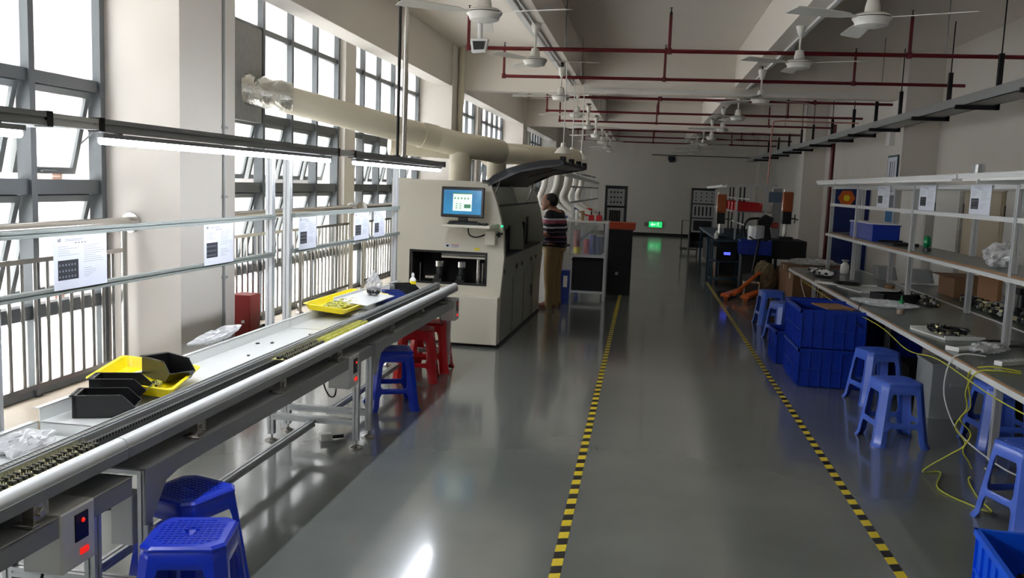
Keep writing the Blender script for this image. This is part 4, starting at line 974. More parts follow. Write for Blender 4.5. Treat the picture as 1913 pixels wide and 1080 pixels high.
def board_panel(loc, rz, w_, d_, label, mat='sheet'):
    o = MB().box(-w_/2, w_/2, -d_/2, d_/2, 0, .012).box(-w_/2, w_/2, -d_/2, -d_/2+.01, .012, .03).box(-w_/2, w_/2, d_/2-.01, d_/2, .012, .03).build('metal_tray', mat, loc=loc, rz=rz, bevel=.002); tag(o, label, 'tray'); return o
board_panel((2.28, 6.95, .751), .2, .30, .50, 'grey metal tray heaped with black parts in the middle of the right bench')
scatter('wired_parts', 'heap of black wired parts on the grey tray of the right bench', 'parts', 2.28, 6.98, .768, .12, .26, 170, ['blackm', 'dark', 'blackm', 'black', 'brass'], .022, hgt=.04)
coil((2.30, 6.85, .80), .09, .004, 4, 'black', 'black coiled lead on top of the wired parts heap', 1)
board_panel((2.25, 6.35, .751), -.9, .10, .42, 'long narrow white panel lying on the bench in front of the clear bag', 'white')
blob('plastic_bag', (2.32, 6.25, .751), (.10, .19, .032), 'film', 31, 'crumpled clear plastic bag at the near end of right bench', 'bag', amp=.5, rz=-.6)
coil((2.55, 6.6, .751), .14, .005, 3, 'black', 'black cable coil lying behind the wired parts tray', 2)
t = thing('squeeze_bottle', 'clear squeeze bottle with amber liquid and green nozzle on the bench', 'bottle', (2.25, 8.05, .751))
MB().lathe([(.001, 0), (.032, 0), (.034, .01), (.034, .08), (.022, .098)], n=18).build('bottle_body', 'acrylic', t, smooth=True); MB().lathe([(.001, .004), (.030, .004), (.030, .045), (.001, .045)], n=18).build('liquid', 'wood', t, smooth=True)
MB().lathe([(.024, .095), (.024, .115), (.010, .125), (.003, .165), (.001, .166)], n=14).build('nozzle', 'green', t, smooth=True)
for i, (x, y, r_, lb) in enumerate(((2.22, 8.5, .9, 'white rolled film bag lying beside the green nozzle bottle'), (2.3, 11.6, .5, 'white film bag among the cables at the far bench end'))):
    blob('plastic_bag', (x, y, .751), (.06, .30 if i == 0 else .14, .035), 'white' if i else 'film', 41+i, lb, 'bag', amp=.35, rz=r_)
MBx = MB()
t = thing('black_bin', 'low black plastic tub on the bench beside the third shelf post', 'bin', (2.42, 8.95, .751), .3)
MB().box(-.17, .17, -.12, .12, 0, .01).box(-.17, -.16, -.12, .12, 0, .09).box(.16, .17, -.12, .12, 0, .09).box(-.17, .17, -.12, -.11, 0, .09).box(-.17, .17, .11, .12, 0, .09).build('tub_body', 'black', t)
board_panel((2.45, 10.0, .751), .2, .45, .6, 'wide pale metal tray on the right bench behind the black tub')
board_panel((2.20, 10.45, .751), .8, .10, .5, 'narrow white tray on the far part of the right bench', 'white')
coil((2.28, 10.25, .775), .13, .008, 4, 'black', 'thick black cable coil on the far part of the right bench', 4)
coil((2.2, 11.2, .751), .1, .006, 4, 'black', 'small black cable coil near the far end of the right bench', 7)
scatter('wired_parts', 'dark jumble of connectors at the far end of the right bench', 'parts', 2.3, 11.9, .751, .15, .4, 160, ['blackm', 'dark', 'white', 'sheet2'], .035, hgt=.05)
scatter('wired_parts', 'dark jumble of small boards behind the third shelf post', 'parts', 2.75, 9.3, .751, .12, .6, 200, ['blackm', 'dark', 'brass', 'sheet2'], .03, hgt=.04)
t = thing('gas_bottle', 'small white bottle with a handle cap at the far bench end', 'bottle', (2.62, 12.0, .751))
MB().lathe([(.001, 0), (.05, 0), (.055, .02), (.055, .11), (.03, .14), (.02, .15)], n=18).build('bottle_body', 'white', t, smooth=True); MB().lathe([(.02, .15), (.045, .165), (.045, .18), (.001, .182)], n=16).build('cap', 'sheet2', t, smooth=True)
t = thing('soldering_station', 'grey sloped tool holder boxes on the second bench behind first posts', 'box', (3.1, 11.4, .751))
for x, y, lw in ((-.1, 0, .26), (.25, -.25, .22)): MB().prism([(-.1, 0), (.12, 0), (.08, .16), (-.12, .16)], y, y+lw, 'y').build('holder_box', 'sheet2', t, bevel=.004, loc=(x, 0, 0))
t = thing('tape_roll', 'yellow tape roll lying on the bench behind the second shelf post', 'tape roll', (2.75, 10.35, .751)); MB().lathe([(.03, 0), (.055, 0), (.055, .035), (.03, .035), (.03, 0)], n=24).build('tape_ring', 'wood', t, smooth=True)
t = thing('plastic_bin', 'bright blue bin on the far half of the right shelf board', 'bin', (2.68, 10.95, 1.263))
b = MB().box(-.14, .14, -.55, .55, 0, .005)
b.box(-.145, -.14, -.55, .55, 0, .19).box(.14, .145, -.55, .55, 0, .19).box(-.14, .14, -.555, -.55, 0, .19).box(-.14, .14, .55, .555, 0, .19).box(-.155, .155, -.565, .565, .175, .185)
b.build('bin_body', 'bcrate', t); MB().box(-.15, .15, -.56, .56, .188, .2).build('lid', 'sheet', t)
t = thing('desk_fan', 'small dark green round magnifier lamp standing on the right shelf board', 'lamp', (2.66, 8.85, 1.263), 1.2)
MB().lathe([(.001, 0), (.035, 0), (.035, .03), (.01, .035), (.01, .05)], n=16).build('base', 'black', t, smooth=True); MB().lathe([(.001, -.03), (.04, -.025), (.06, 0), (.05, .03), (.001, .035)], (0, 0, .09), 20, axis='y').build('lamp_head', 'green', t, smooth=True); MB().lathe([(.001, .036), (.035, .03), (.042, .02)], (0, 0, .09), 18, axis='y').build('lamp_rim', 'black', t)
blob('plastic_bag', (2.66, 7.1, 1.263), (.11, .16, .09), 'film', 51, 'crumpled clear plastic bag sitting on the right shelf board', 'bag', amp=.4)
board_panel((2.68, 9.9, 1.263), 0, .25, .6, 'dark flat tray lying on the right shelf board beside blue bin', 'dark')
coil((2.68, 12.0, 1.263), .09, .005, 3, 'black', 'black cable coil on the far end of the right shelf board', 9)
# things on the second bench
for i, (x, y, w_, d_, h_, mt, nm, lb) in enumerate(((3.35, 9.9, .3, .5, .22, 'card', 'cardboard_box', 'open brown cardboard box on the second bench'), (3.3, 9.0, .04, .5, .32, 'wood', 'wooden_panel', 'brown board leaning on the second bench beside the cardboard box'),
      (3.45, 7.3, .4, .45, .42, 'blackm', 'instrument_case', 'black instrument case on the second bench behind the fourth back post'), (3.5, 6.4, .45, .6, .45, 'blackm', 'instrument_case', 'large black instrument case at the near end of the second bench'),
      (3.4, 8.05, .25, .3, .28, 'dark', 'microscope_base', 'grey microscope like device on the second bench between back posts'))):
    b = MB().box(-w_/2, w_/2, -d_/2, d_/2, 0, h_)
    if nm == 'instrument_case': b.box(-w_/2-.02, -w_/2, -.08, .08, h_*.5, h_*.5+.06).box(-w_/2-.01, w_/2+.01, -d_/2-.01, d_/2+.01, h_*.8, h_*.82)
    if nm == 'microscope_base': b.box(-w_/2-.1, -w_/2, -.05, .05, h_*.8, h_).cyl((-w_/2-.06, 0, h_*.8), (-w_/2-.06, 0, h_*.4), .03)
    if nm == 'cardboard_box': b.box(-w_/2-.1, -w_/2, -d_/2, d_/2, h_-.004, h_)
    o = b.build(nm, mt, loc=(x, y, .751), bevel=.004); tag(o, lb, nm.split('_')[-1])
scatter('wired_parts', 'dark jumble of wires and parts along the second bench', 'parts', 3.25, 8.2, .751, .15, 1.3, 420, ['blackm', 'dark', 'sheet2', 'blackm', 'brass'], .045, hgt=.07)
scatter('wired_parts', 'pale and dark clutter at the near end of the second bench', 'parts', 3.3, 6.0, .751, .2, .8, 260, ['blackm', 'dark', 'sheet2', 'blackm'], .05, hgt=.1)
# cabinets along the right wall
for i, (a, c, mt, lb) in enumerate(((12.5, 13.5, 'lwhite', 'tall white locker by the right wall, third from the camera'), (11.1, 12.35, 'beige', 'tall beige locker by the right wall, between two white ones'), (9.8, 11.0, 'lwhite', 'tall white locker by the right wall, partly cut by the shelf post'), (8.2, 9.7, 'lwhite', 'tall white locker by the right wall nearest the picture edge'))):
    t = thing('locker', lb, 'locker', (4.12, a, 0), 0, 'tall lockers along the right wall')
    MB().box(.01, .46, 0, c-a, 0, 1.89).build('locker_body', mt, t, bevel=.003)
    dr = MB().box(-.008, .01, .02, c-a-.02, .06, 1.87).build('door', mt, t, bevel=.002); MB().box(-.025, -.008, .06, .075, .9, 1.05).build('handle', 'dark', dr)
    for z in (.3, 1.55): MB().box(-.012, .0, c-a-.03, c-a+.0, z, z+.16).build('hinge', 'blackm', t)
t = thing('locker', 'tall white cabinet behind the second right column', 'locker', (4.05, 13.7, 0), 0); MB().box(0, .5, 0, 1.3, 0, 1.87).build('locker_body', 'lwhite', t, bevel=.004); MB().box(-.008, 0, .03, 1.27, .05, 1.83).build('door', 'lwhite', t)
t = thing('display_board', 'tall dark blue notice board with a yellow hexagon beyond the right bench', 'board', (3.78, 16.9, 0), 0)
MB().box(-.38, .25, 0, .04, .05, 1.93).build('panel', pm('navy_board', (10, 36, 100), .5), t); MB().box(-.40, -.38, -.01, .05, 0, 1.95).box(.25, .27, -.01, .05, 0, 1.95).box(-.38, .25, -.01, .05, 1.93, 1.95).build('board_frame', 'alu', t)
MB().lathe([(.15, -.02), (.15, 0)], (-.16, 0, 1.72), 6, axis='y').build('hexagon_sign', 'orange', t); MB().lathe([(.06, -.03), (.06, -.02)], (-.16, 0, 1.72), 6, axis='y').build('hexagon_centre', 'yellow', t)
t = thing('wall_sign', 'blue and white framed notice on the side of the second right column', 'sign', (4.04, 15.6, 1.95))
MB().box(-.015, .0, -.3, .3, -.2, .5).build('sign_frame', 'teal', t); MB().box(-.018, -.015, -.27, .27, -.17, .47).build('sign_sheet', 'paper', t)
for k in range(3): MB().box(-.02, -.018, .12-.04-.12*k, .12-.12*k, -.1 if k else -.05, .40).build('sign_text', 'inkd' if k == 0 else 'ink', t)
t = thing('wall_sign', 'framed picture with a blue lower half on the column, seen through the shelf', 'sign', (4.04, 15.55, 1.25))
MB().box(-.015, .0, -.3, .3, -.02, .6).build('sign_sheet', 'lwhite', t); MB().box(-.018, -.015, -.24, .22, .1, .28).build('picture_lower', pm('sea_blue', (40, 110, 160), .5), t); MB().box(-.018, -.015, -.24, .22, .28, .55).build('picture_upper', 'ink', t)
t = thing('emergency_light', 'twin headed emergency light high on the second right column', 'light', (4.03, 15.8, 2.62))
MB().box(-.06, .02, -.12, .12, 0, .22).build('lamp_body', 'white', t, bevel=.005)
for y in (-.08, .08): MB().lathe([(.03, 0), (.06, .03), (.065, .08), (.001, .082)], (-.04, y, .24), 16).build('lamp_head', 'white', t, smooth=True)
# exit sign etc on far wall
t = thing('exit_sign', 'green glowing exit sign low on the far wall', 'exit sign', (.47, 34.17, .42))
MB().box(-.27, .27, -.03, 0, -.13, .13).build('sign_frame', 'steel', t); MB().box(-.25, .25, -.034, -.03, -.11, .11).build('sign_face', 'exit', t)
b = MB(); b.prism([(-.2, 0), (-.1, .07), (-.1, .03), (.0, .03), (.0, -.03), (-.1, -.03), (-.1, -.07)], -.037, -.034, 'y'); b.build('arrow', 'exitw', t)
b = MB(); b.ell((.10, -.036, .075), (.016, .002, .016), 10, 6); b.build('running_figure_head', 'exitw', t)
b = MB()
for c, d_, a in (((.09, -.036, .03), (.03, .002, .07), .3), ((.06, -.036, -.03), (.014, .002, .06), .9), ((.12, -.036, -.04), (.014, .002, .07), -.5), ((.05, -.036, .03), (.05, .002, .012), .3), ((.13, -.036, .03), (.05, .002, .012), -.5)): b.cb(c, d_, Matrix.Rotation(a, 3, 'Y'))
b.build('running_figure_body', 'exitw', t)
MB().box(-.42, -.32, -.02, 0, -.08, .08).build('switch_plate', 'sheet2', t)
tag(MB().box(-.12, .12, -.08, 0, -.1, .06).box(-.08, .08, -.12, -.08, -.16, -.06).build('wall_speaker', 'dark', loc=(.93, 34.18, 2.93), bevel=.01), 'small dark speaker box high on the far wall', 'speaker')
tag(MB().cyl((.2, 34.18, 3.03), (4.0, 34.18, 3.03), .015).build('wall_conduit', 'dark'), 'thin conduit running along the far wall above the speaker', 'conduit')
#@@FAR

# ------------------------------------------------------------------ window railings
def railing(y0, y1, label):
    t = thing('railing', label, 'railing', (-3.74, y0, .22), 0, 'stainless railings before the windows')
    L = y1-y0
    MB().cyl((0, -.02, 1.14), (0, L+.02, 1.14), .045, n=14).cyl((0, L+.0, 1.14), (0, L+.03, 1.14), .075, n=16).cyl((0, -.03, 1.14), (0, 0, 1.14), .075, n=16).build('handrail', 'steel', t, smooth=True)
    MB().box(-.012, .012, .04, L-.06, .93, .96).build('upper_rail', 'steel', t); MB().box(-.012, .012, .04, L-.06, .13, .16).build('lower_rail', 'steel', t)
    ps = [.06, L-.08] + ([L/2] if L > 2 else [])
    for p in ps:
        MB().cyl((0, p, 0), (0, p, 1.10), .024, n=12).lathe([(.05, 0), (.05, .01), (.026, .03)], (0, p, 0), 16).build('post', 'steel', t, smooth=True)
    y = .17
    while y < L-.12:
        MB().cyl((0, y, .145), (0, y, .945), .0125, n=8).build('baluster', 'steel', t, smooth=True); y += .118
railing(2.5, 6.08, 'stainless railing before the nearest window, ending at the first column')
railing(7.65, 11.12, 'stainless railing between the first column and the narrow pier')
railing(11.57, 15.18, 'stainless railing beyond the narrow pier beside the beige machine')
t = thing('fire_cabinet', 'dark red steel cabinet with pale knob by the first column', 'cabinet', (-3.56, 7.53, 0))
MB().box(-.1, .09, 0, .22, 0, .66).build('cabinet_body', 'redbox', t, bevel=.006); MB().box(-.09, .08, -.008, 0, .02, .64).build('door', 'redbox', t); MB().lathe([(.001, 0), (.014, .004), (.014, .018), (.001, .02)], (.03, -.03, .42), 12, axis='y').build('knob', 'white', t, smooth=True)
t = thing('waste_bin', 'dark grey bin standing on the floor right of the red cabinet', 'bin', (-3.30, 7.72, 0)); MB().lathe([(.001, 0), (.11, 0), (.14, .35), (.15, .35), (.15, .37), (.135, .37), (.105, .01)], n=20).build('bin_body', 'dark', t, smooth=True)
t = thing('cable_box', 'small pale plug lying on the floor by the twin conveyor legs', 'plug', (-2.02, 5.55, 0), .6); MB().box(-.04, .04, -.03, .03, 0, .05).build('plug_body', 'white', t, bevel=.006); MB().cyl((.04, 0, .02), (.12, 0, .02), .012).build('plug_end', 'black', t)

# ------------------------------------------------------------------ the man at the machine
def remesh(o, vox, smooth=6):
    r = o.modifiers.new('remesh', 'REMESH'); r.mode = 'VOXEL'; r.voxel_size = vox; r.use_smooth_shade = True
    s_ = o.modifiers.new('smooth', 'SMOOTH'); s_.factor = .5; s_.iterations = smooth
def limb(b, pts):
    for (p, r), (q_, r2) in zip(pts[:-1], pts[1:]):
        b.cyl(p, q_, r, r2, 14); b.ell(p, (r, r, r), 14, 8)
    p, r = pts[-1]; b.ell(p, (r, r, r), 14, 8)
man = thing('person', 'man in striped polo shirt and khaki trousers looking down at the machine', 'person', (-1.23, 12.62, 0), -.25)
man.scale = (1.12, 1.1, .985)
b = MB()   # faces -x; bends slightly forward; head looks down into the machine
b.ell((0, 0, 1.06), (.125, .17, .20)); b.ell((-.01, 0, 1.27), (.125, .19, .18)); limb(b, [((-.02, 0, 1.40), .062), ((-.06, 0, 1.47), .055)])
b.ell((-.095, 0, 1.545), (.098, .078, .115), rot=Matrix.Rotation(-.35, 3, 'Y')); b.ell((-.13, 0, 1.485), (.062, .056, .06))
b.ell((-.195, 0, 1.50), (.02, .014, .022)); b.ell((-.172, 0, 1.462), (.024, .026, .012)); b.ell((-.165, 0, 1.43), (.026, .028, .02))
for sy in (-1, 1):
    b.ell((-.075, sy*.079, 1.525), (.02, .012, .032)); b.ell((-.178, sy*.03, 1.528), (.014, .016, .012))
    limb(b, [((-.01, sy*.185, 1.37), .055), ((.02, sy*.235, 1.12), .043), ((-.16, sy*.20, 1.04), .036), ((-.25, sy*.15, 1.06), .027)])
    # hand: palm, four fingers and a thumb reaching into the machine
    h = Vector((-.29, sy*.14, 1.06)); b.ell(h, (.045, .018, .04))
    for k in range(4):
        z_ = h.z+.028-.019*k; L_ = (.062, .07, .066, .05)[k]
        limb(b, [((h.x-.03, h.y, z_), .0095), ((h.x-.03-L_*.55, h.y-sy*.008, z_-.006), .009), ((h.x-.03-L_, h.y-sy*.028, z_-.018), .0078)])
    limb(b, [((h.x+.0, h.y-sy*.015, h.z+.03), .011), ((h.x-.035, h.y-sy*.04, h.z+.045), .0095)])
    limb(b, [((0, sy*.085, .92), .085), ((-.005, sy*.10, .50), .055), ((.02, sy*.11, .10), .04)])
body = b.build('body', 'skin', man, fix=False); remesh(body, .007, 3)
b = MB(); b.ell((.0, 0, 1.03), (.15, .185, .16)); b.ell((-.01, 0, 1.14), (.15, .185, .17)); b.ell((-.01, 0, 1.27), (.145, .205, .16)); b.ell((-.015, 0, 1.36), (.10, .185, .075)); b.cyl((0, 0, .89), (0, 0, 1.03), .155, .155, 20)
b.ell((-.03, 0, 1.42), (.065, .068, .03))
for sy in (-1, 1): limb(b, [((-.01, sy*.175, 1.365), .068), ((.012, sy*.222, 1.20), .066), ((.018, sy*.232, 1.14), .066)])
sh = b.build('polo_shirt', 'shirt', man, fix=False); remesh(sh, .010, 4)
b = MB(); b.ell((0, 0, .90), (.145, .175, .10)); b.cyl((0, 0, .84), (0, 0, .925), .15, .15, 18)
for sy in (-1, 1): limb(b, [((0, sy*.085, .86), .10), ((-.01, sy*.095, .66), .09), ((-.012, sy*.105, .45), .074), ((.005, sy*.11, .25), .066), ((.01, sy*.112, .09), .068), ((.005, sy*.112, .05), .066)])
tr = b.build('trousers', 'khaki', man, fix=False); remesh(tr, .010, 3)
for sy in (-1, 1):
    b = MB(); b.ell((-.06, sy*.115, .04), (.13, .048, .045)); b.ell((.03, sy*.115, .05), (.055, .045, .05)); o = b.build('shoe', 'shoe', man, fix=False); remesh(o, .008, 3)
b = MB(); b.ell((-.070, 0, 1.578), (.090, .081, .088), rot=Matrix.Rotation(-.5, 3, 'Y')); b.ell((-.048, 0, 1.53), (.066, .075, .07))
hr = b.build('hair', 'hair', man, fix=False); remesh(hr, .008, 3)
MB().box(-.15, .15, -.17, .17, .905, .93).build('belt', 'blackm', man)

# ------------------------------------------------------------------ left workstations beyond the machine
t = thing('shelf_cart', 'aluminium shelf cart of parts between the man and a black cabinet', 'shelf', (-1.12, 13.75, 0))
for x in (0, .57):
    for y in (0, .55): MB().extr((x, y, 0), (x, y, 1.2), .04).build('post', 'alu', t)
MB().box(-.03, .60, -.03, .58, 1.2, 1.225).build('top_shelf', 'sheet', t); MB().box(-.0, .57, -.0, .56, .66, .70).build('lower_shelf', 'alu', t)
MB().box(0, .57, -.012, -.008, .70, 1.2).build('clear_front', 'acrylic', t); MB().extr((0, 0, .12), (.57, 0, .12), .035).build('crossbar', 'alu', t)
tag(MB().box(-.25, .25, -.2, .2, 0, .52).box(-.26, .26, -.21, .21, .50, .53).build('storage_box', 'blackm', loc=(-.81, 14.03, .1), bevel=.005), 'black storage box on the bottom of the aluminium shelf cart', 'box')
for i, (x, z, w_, h_, mt, lb) in enumerate(((-1.0, .70, .12, .10, 'yellow', 'small yellow pot on the middle level of the shelf cart'), (-.85, .70, .14, .22, 'red', 'red coil on the middle level of the shelf cart, left of the blue one'), (-.66, .70, .14, .28, 'bluedk', 'navy container on the right of the cart middle level'), (-1.02, .70, .10, .36, 'redbox', 'dark red box at the back left of the cart middle level'), (-.76, .70, .1, .30, 'bcrate', 'blue container in the centre of the cart middle level'))):
    o = MB().lathe([(.001, 0), (w_/2*.85, 0), (w_/2, h_*.7), (w_/2, h_), (w_/2*.8, h_), (w_/2*.7, h_*.2)], n=14).build('parts_pot', mt, loc=(x, 13.95 + .16*(i % 2), z+.001), smooth=True); tag(o, lb, 'pot', 'pots on the shelf cart')
tag(MB().box(-.01, .05, -.1, .1, 0, .62).build('blue_board', 'bcrate', loc=(-1.03, 14.3, .02)), 'narrow upright blue panel beside the shelf cart', 'panel')
for x, lb, mt, h_ in ((-1.02, 'white tube standing on the shelf cart top beside the man', 'white', .16), (-.93, 'brown tube standing on the shelf cart top', 'khaki', .15)):
    tag(MB().lathe([(.001, 0), (.025, 0), (.025, h_), (.001, h_)], n=12).build('standing_tube', mt, loc=(x, 13.85, 1.226), smooth=True), lb, 'tube')
for x, y, lb in ((-.80, 13.9, 'red bobbin holder on the shelf cart top, left of two'), (-.68, 13.9, 'red bobbin holder on the shelf cart top, right of two')):
    t = thing('bobbin_holder', lb, 'holder', (x, y, 1.226)); MB().box(-.045, .045, -.03, .03, 0, .09).build('holder_body', 'red', t, bevel=.01); MB().cyl((0, 0, .09), (0, 0, .15), .012).build('spindle', 'black', t)
t = thing('black_cabinet', 'black cabinet with orange top beside the aluminium shelf cart', 'cabinet', (-.56, 14.6, 0))
MB().box(0, .40, 0, .6, 0, 1.06).build('cabinet_body', 'blackm', t, bevel=.006); MB().box(.15, .20, -.004, 0, .33, .38).build('lock_plate', 'sheet2', t); MB().box(-.02, .42, -.02, .62, 1.06, 1.075).build('top_edge', 'dark', t)
tag(MB().box(-.24, .24, -.2, .2, 0, .10).box(-.25, .25, -.21, .21, .09, .11).build('orange_case', pm('burnt_orange', (170, 60, 20), .5), loc=(-.36, 14.85, 1.077), bevel=.008), 'orange case lying on top of the black cabinet', 'case')
def rack(loc, w_, d_, h_, label, seed, z0=.6):
    t = thing('test_rack', label, 'rack', loc, 0)
    MB().box(0, .04, 0, d_, 0, h_).box(w_-.04, w_, 0, d_, 0, h_).box(0, w_, 0, d_, h_-.03, h_).box(0, w_, d_-.01, d_, .2, h_).box(0, w_, 0, d_, .35, .38).build('rack_frame', 'aludark', t)
    for z, hh, mt in ((h_-.40, .34, 'sheet2'), (h_-.78, .34, 'sheet2'), (h_-1.18, .36, 'sheet2')):
        if z < .4: continue
        p = MB().box(.05, w_-.05, 0, .04, z, z+hh).build('instrument_panel', mt, t)
        b = MB()
        if z > h_-.5:
            for i in range(4):
                for j in range(3): b.cyl((.12+i*(w_-.24)/3, 0, z+.07+j*.10), (.12+i*(w_-.24)/3, -.015, z+.07+j*.10), .018, n=10)
        elif z > h_-.9:
            for i in range(5): b.box(.1+i*(w_-.26)/4, .14+i*(w_-.26)/4, -.006, 0, z+.05, z+.29)
        else: b.box(.09, w_-.09, -.006, 0, z+.05, z+.32)
        b.build('dials' if z > h_-.5 else 'slots', 'blackm', p)
    return t
rack((-.78, 18.0, 0), .44, .4, 1.79, 'tall test rack with dials standing beyond the black cabinet on the left', 1)
rack((1.24, 24.3, 0), .66, .5, 1.82, 'tall test rack with a black screen left of the far workbench', 2)
t = thing('solder_line_bench', 'long far workbench with overhead beam and white flexible hoses behind the man', 'workbench', (-1.9, 15.2, 0))
MB().box(0, .75, 0, 8, .72, .76).build('worktop', 'mat', t)
for y in (.1, 2.7, 5.3, 7.9):
    for x in (.05, .70): MB().extr((x, y, 0), (x, y, .72), .045).build('leg', 'alu', t)
    MB().extr((.70, y, .76), (.70, y, 1.75), .04).build('upright', 'alu', t)
MB().extr((.70, -1.8, 1.93), (.70, 8, 1.84), .06).build('overhead_beam', 'aluw', t)
for z in (1.74, 1.48): MB().extr((.70, -.5, z), (.70, 8, z-.02), .03).build('rail', 'sheet2', t)
MB().box(.45, .9, .3, 7.9, 1.12, 1.14).build('shelf_board', 'alu', t)
for i in range(7): MB().cyl((.7, .4+i*.9, 1.95), (.7, .4+i*.9, 1.99), .05, n=12).build('beam_clamp', 'sheet2', t)
hose = pm('white_flexible_hose', (215, 212, 205), .5, var=.05)
for i, (y, dx, mid) in enumerate(((13.9, -.62, .0), (14.5, -.42, .1), (15.4, -.25, .25), (16.0, -.05, .2), (16.8, .1, .3), (17.6, .2, .25))):
    x0 = -1.35+dx*.6; pts = curve_pts([(x0, y, 1.93), (x0-.02, y, 1.74), (x0-.08, y, 1.52), (x0+.02+mid*.4, y, 1.33), (x0+.12+mid, y, 1.2), (x0+.14+mid, y, 1.08)], 7)
    o = MB().tube(pts, [.048+.004*(k % 2) for k in range(len(pts))], 12).build('flexible_hose', hose, smooth=True); tag(o, 'white flexible fume hose over the far left bench, %s from the man' % ordw[i], 'hose', 'white fume hoses')
for i, (x, mt, nm) in enumerate(((-1.34, 'bcrate', 'blue'), (-1.08, 'red', 'red'))):
    t = thing('parts_box', '%s parts box on the shelf above the far left bench' % nm, 'box', (x, 17.0, 1.145)); MB().box(-.11, .11, -.12, .12, 0, .2).build('box_body', mt, t, bevel=.01); MB().box(-.08, .08, -.13, -.12, -.0, .05).build('front_lip', 'white', t)
for i, (y, z) in enumerate(((12.9, 2.21), (14.2, 2.20), (15.6, 2.21))):
    x = (-1.19, -1.17, -1.12)[i]
    t = thing('pendant_lamp', 'white cone pendant lamp hanging beyond the black hood, %s from the camera' % ordw[i], 'lamp', (x, y, z), 0, 'white pendant lamps')
    MB().lathe([(.13, 0), (.128, .005), (.075, .075), (.04, .10), (.035, .15), (.001, .16)], n=24).build('lamp_shade', 'fan', t, smooth=True); MB().cyl((0, 0, .15), (0, 0, (3.36 if y > 15.6 else ZC)-z), .008, n=8).build('cord', 'white', t); MB().ell((0, 0, .03), (.03, .03, .04), 12, 8).build('bulb', 'white', t)
for i, (x, y) in enumerate(((-1.5, 13.4),)):
    t = thing('blue_stand', 'blue and white box on the floor behind the man', 'box', (-1.12, 13.2, .0)); MB().box(-.05, .08, -.05, .1, 0, .5).build('box_body', 'bluedk', t); MB().box(-.01, .05, -.053, -.05, .25, .42).build('label', 'white', t)

# ------------------------------------------------------------------ far right workstation
t = thing('far_workbench', 'far workbench with overhead frame and red bin row near right column', 'workbench', (1.42, 17.6, 0))
MB().box(0, 1.2, 0, 5.5, .80, .84).build('worktop', 'teal', t)
for y in (.1, 2.7, 5.3):
    for x in (.05, 1.15): MB().extr((x, y, 0), (x, y, .8), .05).build('leg', 'teal', t)
    MB().extr((.9, y, .84), (.9, y, 1.88), .04).build('upright', 'alu', t); MB().extr((.35, y, .84), (.35, y, 1.80), .035).build('upright', 'alu', t)
MB().extr((.15, 0, 1.87), (.15, 5.4, 1.84), .05).build('overhead_beam', 'aluw', t); MB().extr((.05, .1, 1.88), (1.1, .1, 1.90), .035).build('overhead_beam', 'aluw', t)
MB().box(.3, 1.15, .3, 5.3, 1.36, 1.38).build('shelf_board', 'sheet2', t)
MB().box(.93, 1.18, .0, .03, 1.58, 1.78).build('blue_sheet', 'bluedk2', t); MB().box(1.05, 1.22, .3, .5, .84, 1.85).build('tall_panel', 'sheet2', t); MB().box(.1, 1.1, .2, 5.2, .12, .6).build('lower_cabinet', 'blackm', t)
for y in (1.2, 2.0, 3.5, 4.3): MB().extr((.6, y, .84), (.6, y, 1.86), .03).build('upright', 'aludark', t)
for z in (1.62, 1.1): MB().extr((.6, .1, z), (.6, 5.3, z), .025).build('crossbar', 'alu', t)
for i in range(6):
    t = thing('red_bin', 'red plastic bin on the shelf of the far workbench, %s from the camera' % ordw[i], 'bin', (2.045, (18.2, 18.9, 19.6, 20.75, 21.45, 22.1)[i], 1.381), 0, 'red bins on the far shelf')
    MB().box(-.25, .25, -.18, .18, 0, .005).box(-.25, -.24, -.18, .18, 0, .17).box(.24, .25, -.18, .18, 0, .17).box(-.25, .25, -.18, -.17, 0, .12).box(-.25, .25, .17, .18, 0, .17).build('bin_body', 'red', t)
def press(loc, label, s_=1.0):
    t = thing('bench_press', label, 'press', loc)
    MB().box(-.12, .12, -.15, .15, 0, .05).build('base_plate', 'dark', t, bevel=.005); MB().cyl((.0, .1, .05), (0, .1, .85), .03, n=14).build('column', 'steel', t, smooth=True)
    MB().box(-.09, .09, -.10, .08, .50, .86).build('orange_housing', 'orange2', t, bevel=.02); MB().box(-.08, .08, -.09, .06, .28, .50).build('press_head', 'black', t, bevel=.01)
    MB().cyl((0, -.02, .10), (0, -.02, .28), .02, n=12).build('plunger', 'steel', t, smooth=True); MB().cyl((.08, -.02, .38), (.16, -.02, .38), .012).cyl((.15, -.02, .30), (.15, -.02, .46), .01).cyl((.15, -.02, .38), (.21, -.02, .36), .01).build('hand_lever', 'black', t)
    MB().cyl((-.09, -.07, .52), (-.07, -.07, .9), .012).build('bright_rod', 'steel', t, smooth=True)
press((1.50, 17.9, .841), 'orange bench press on the left end of the far workbench')
press((2.56, 16.7, .93), 'orange bench press on the right of the far workstation near the column')
t = thing('black_bench', 'black covered bench beside the second right column with presses on it', 'bench', (1.95, 16.2, 0)); MB().box(.15, .92, 0, .9, .60, .93).build('bench_body', 'blackm', t, bevel=.01)
for x in (.2, .86):
    for y in (.05, .8): MB().box(x-.02, x+.02, y, y+.05, 0, .6).build('leg', 'blackm', t)
t = thing('black_press_machine', 'black curved crimping machine in front of the far workbench', 'machine', (2.18, 16.6, .931))
MB().tube(curve_pts([(-.32, 0, .02), (-.36, 0, .2), (-.28, 0, .34), (-.05, 0, .36), (.1, 0, .34)], 6), .022).build('curved_pipe', 'black', t, smooth=True)
MB().prism([(-.12, 0), (.12, 0), (.08, .2), (.14, .38), (.0, .44), (-.14, .32)], -.1, .1, 'y').build('machine_body', 'blackm', t, bevel=.01); MB().box(.1, .24, -.06, .06, .2, .3).build('dark_red_motor', 'redbox', t, bevel=.02)
